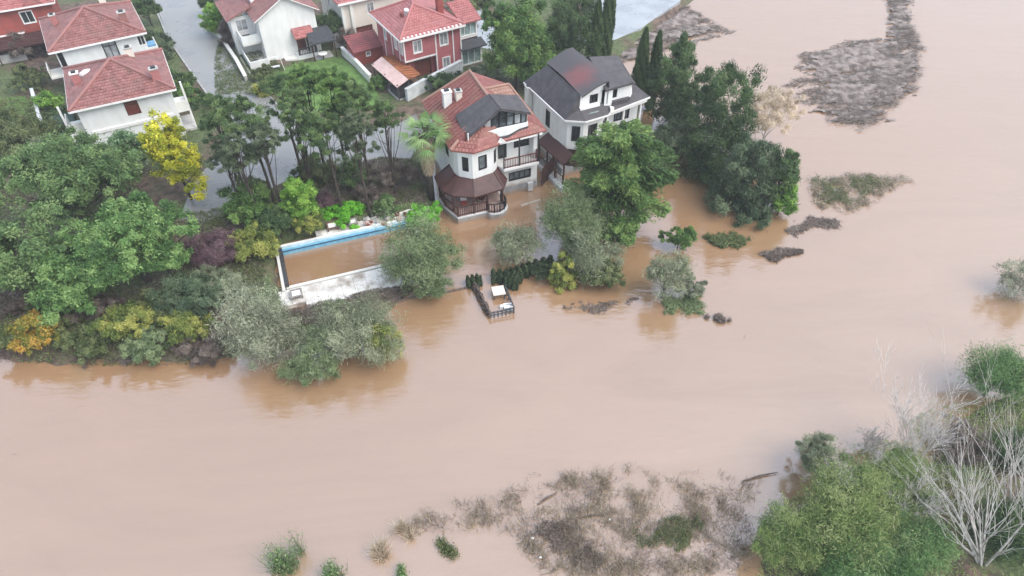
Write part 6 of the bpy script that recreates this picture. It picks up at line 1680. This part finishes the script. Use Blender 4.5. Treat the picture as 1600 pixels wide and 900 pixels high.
drift('floating_litter', 'specks of floating leaves and twigs carried by the open river', [(-37.32, 31.39), (-4.87, 34.45), (27.16, 43.03), (54.54, 65.33), (42.92, 43.03), (17.91, 28.56), (-8.17, 22.63), (-30.47, 18.42)], 150, .45, .06, LM['drift'], clump=.9, thr=.62, seed=12, zmax=.02, dirn=18)
for k, (a, b) in enumerate((((3.94, 20.43, 0.05), (6.13, 20.71, 0.08)), ((1.60, 21.36, 0.05), (2.83, 22.13, 0.10)), ((14.78, 22.96, 0.05), (17.17, 23.55, 0.15)))):
    l_ = MB().tube([a, tuple((Vector(a) + Vector(b)) / 2 + Vector((0, .06, .04))), b], [.05, .07, .03], 6).build('drift_log', M['deadwood'])
    tag(l_, ['dark driftwood log in the middle of the drowned weed bed', 'short dark log at the upper left of the drowned weeds', 'dark branch lying at the upper right end of the drowned weeds'][k], 'log', 'driftwood logs')
for k, (x, y, lb) in enumerate(((1.23, 19.13, 0.10) [:2] + ('small white litter piece left in the dark weed clump',), (1.66, 17.95, 0.10)[:2] + ('small white litter piece at the lower end of the dark weed clump',), (6.01, 20.32, 0.10)[:2] + ('tiny white litter piece beside the driftwood log',))):
    l_ = MB().prism([(-.09, -.05), (.07, -.06), (.1, .03), (-.02, .07)], 0, .06).build('litter', M['trim']); l_.location = (x, y, .08); tag(l_, lb, 'litter', 'white litter on the water')
# --- low scrub, fallen leaves and grass between the shrubs
def cover(name, label, poly, n, ln, wd, mat, up, thr, seed):
    P = np.array(poly); lo, hi = P.min(0), P.max(0)
    q = lo + (hi - lo) * RNG.random((n * 4, 2))
    sdv = inside_dist(poly, q[:, 0], q[:, 1])
    d = fbm(q[:, 0], q[:, 1], .55, seed) + .25 * (RNG.random(len(q)) - .5)
    q = q[(sdv > 0) & (d > thr)][:n]; n = len(q)
    z = np.maximum(height(q[:, 0], q[:, 1]), -.05)
    hh = ln * (.4 + .9 * RNG.random(n))
    a = RNG.random(n) * 6.283
    D = np.stack([np.cos(a), np.sin(a), RNG.random(n) * up], -1)
    C = np.stack([q[:, 0], q[:, 1], z + .04 + RNG.random(n) * ln * up * .8], -1)
    cent = np.array([*q.mean(0), 0])
    o = leaf_mesh(name, C - cent, D, np.array([0, 0, 1.]) + unit(n) * .8, hh, wd, .5 * RNG.random(n) + .5 * fbm(q[:, 0], q[:, 1], 1.5, seed + 4), mat, None)
    o.location = cent
    tag(o, label, 'ground cover', kind='stuff')
BANK = [(-52, 33.2), (-38, 32.9), (-30, 32.4), (-22, 32.7), (-19.5, 33.5), (-20.6, 44), (-21, 47.5), (-24, 51), (-31, 49), (-36, 54), (-46, 55), (-56, 50)]
cover('leaf_litter', 'brown fallen leaves and twigs on the soil of the left bank', BANK, 20000, .28, .07, LM['brown'], .35, .42, 1)
cover('low_scrub', 'low green scrub growing between the shrubs of the left bank', BANK, 24000, .32, .09, LM['olive'], .9, .52, 2)
GARD = [(-20, 48.5), (-8, 51.5), (-8.5, 58), (-13, 58.5), (-21, 55), (-24, 51.5)]
cover('low_scrub', 'low weeds and twigs in the garden between the pool and the street', GARD, 14000, .28, .07, LM['brown'], .6, .42, 3)
cover('low_scrub', 'green weeds in the garden between the pool and the street', GARD, 9000, .28, .08, LM['olive'], .8, .50, 5)
cover('bank_scrub', 'low dull green scrub covering the lower right bank', [(13, 15), (17, 21.5), (22, 24.5), (29, 28.5), (40, 31), (40, 12), (14, 12)], 26000, .30, .045, LM['thicket'], .9, .40, 6)
cover('verge_grass', 'rough grass and weeds around the back gardens', [(-58, 57), (-42, 57), (-33, 62), (-38, 72), (-48, 68), (-58, 72)], 14000, .30, .09, LM['olive'], .8, .45, 7)
cover('verge_grass', 'rough grass along the verge right of the wet road', [(-33.5, 71), (-29, 71), (-27, 77), (-31, 83), (-38, 88), (-36, 79)], 9000, .28, .09, LM['olive'], .8, .42, 8)
cover('pool_bank_scrub', 'wet brush and roots along the bank in front of the pool deck', [(-19.5, 35.5), (-13, 36.2), (-8.8, 39.4), (-7.6, 42.6), (-9.3, 42.2), (-13, 38.8), (-18.8, 37.6)], 9000, .34, .06, LM['brown'], .7, .38, 9)
print('LEAF TRIS', NTRI[0])

# ------------------------------------------------------------------ damp air
hz = MB().box(-3200, 3200, -3200, 3200, -3.0, 41.0).build('haze', bpy.data.materials.new('damp_air'))
hm = hz.data.materials[0]; hm.use_nodes = True
hn, hl = hm.node_tree.nodes, hm.node_tree.links
hn.clear()
hv = hn.new('ShaderNodeVolumePrincipled'); hv.inputs['Density'].default_value = .0007; hv.inputs['Color'].default_value = (.97, .98, 1.0, 1); hv.inputs['Anisotropy'].default_value = .2
ho = hn.new('ShaderNodeOutputMaterial'); hl.new(hv.outputs[0], ho.inputs['Volume'])
tag(hz, 'thin pale damp air over the flooded valley', 'haze', kind='stuff')
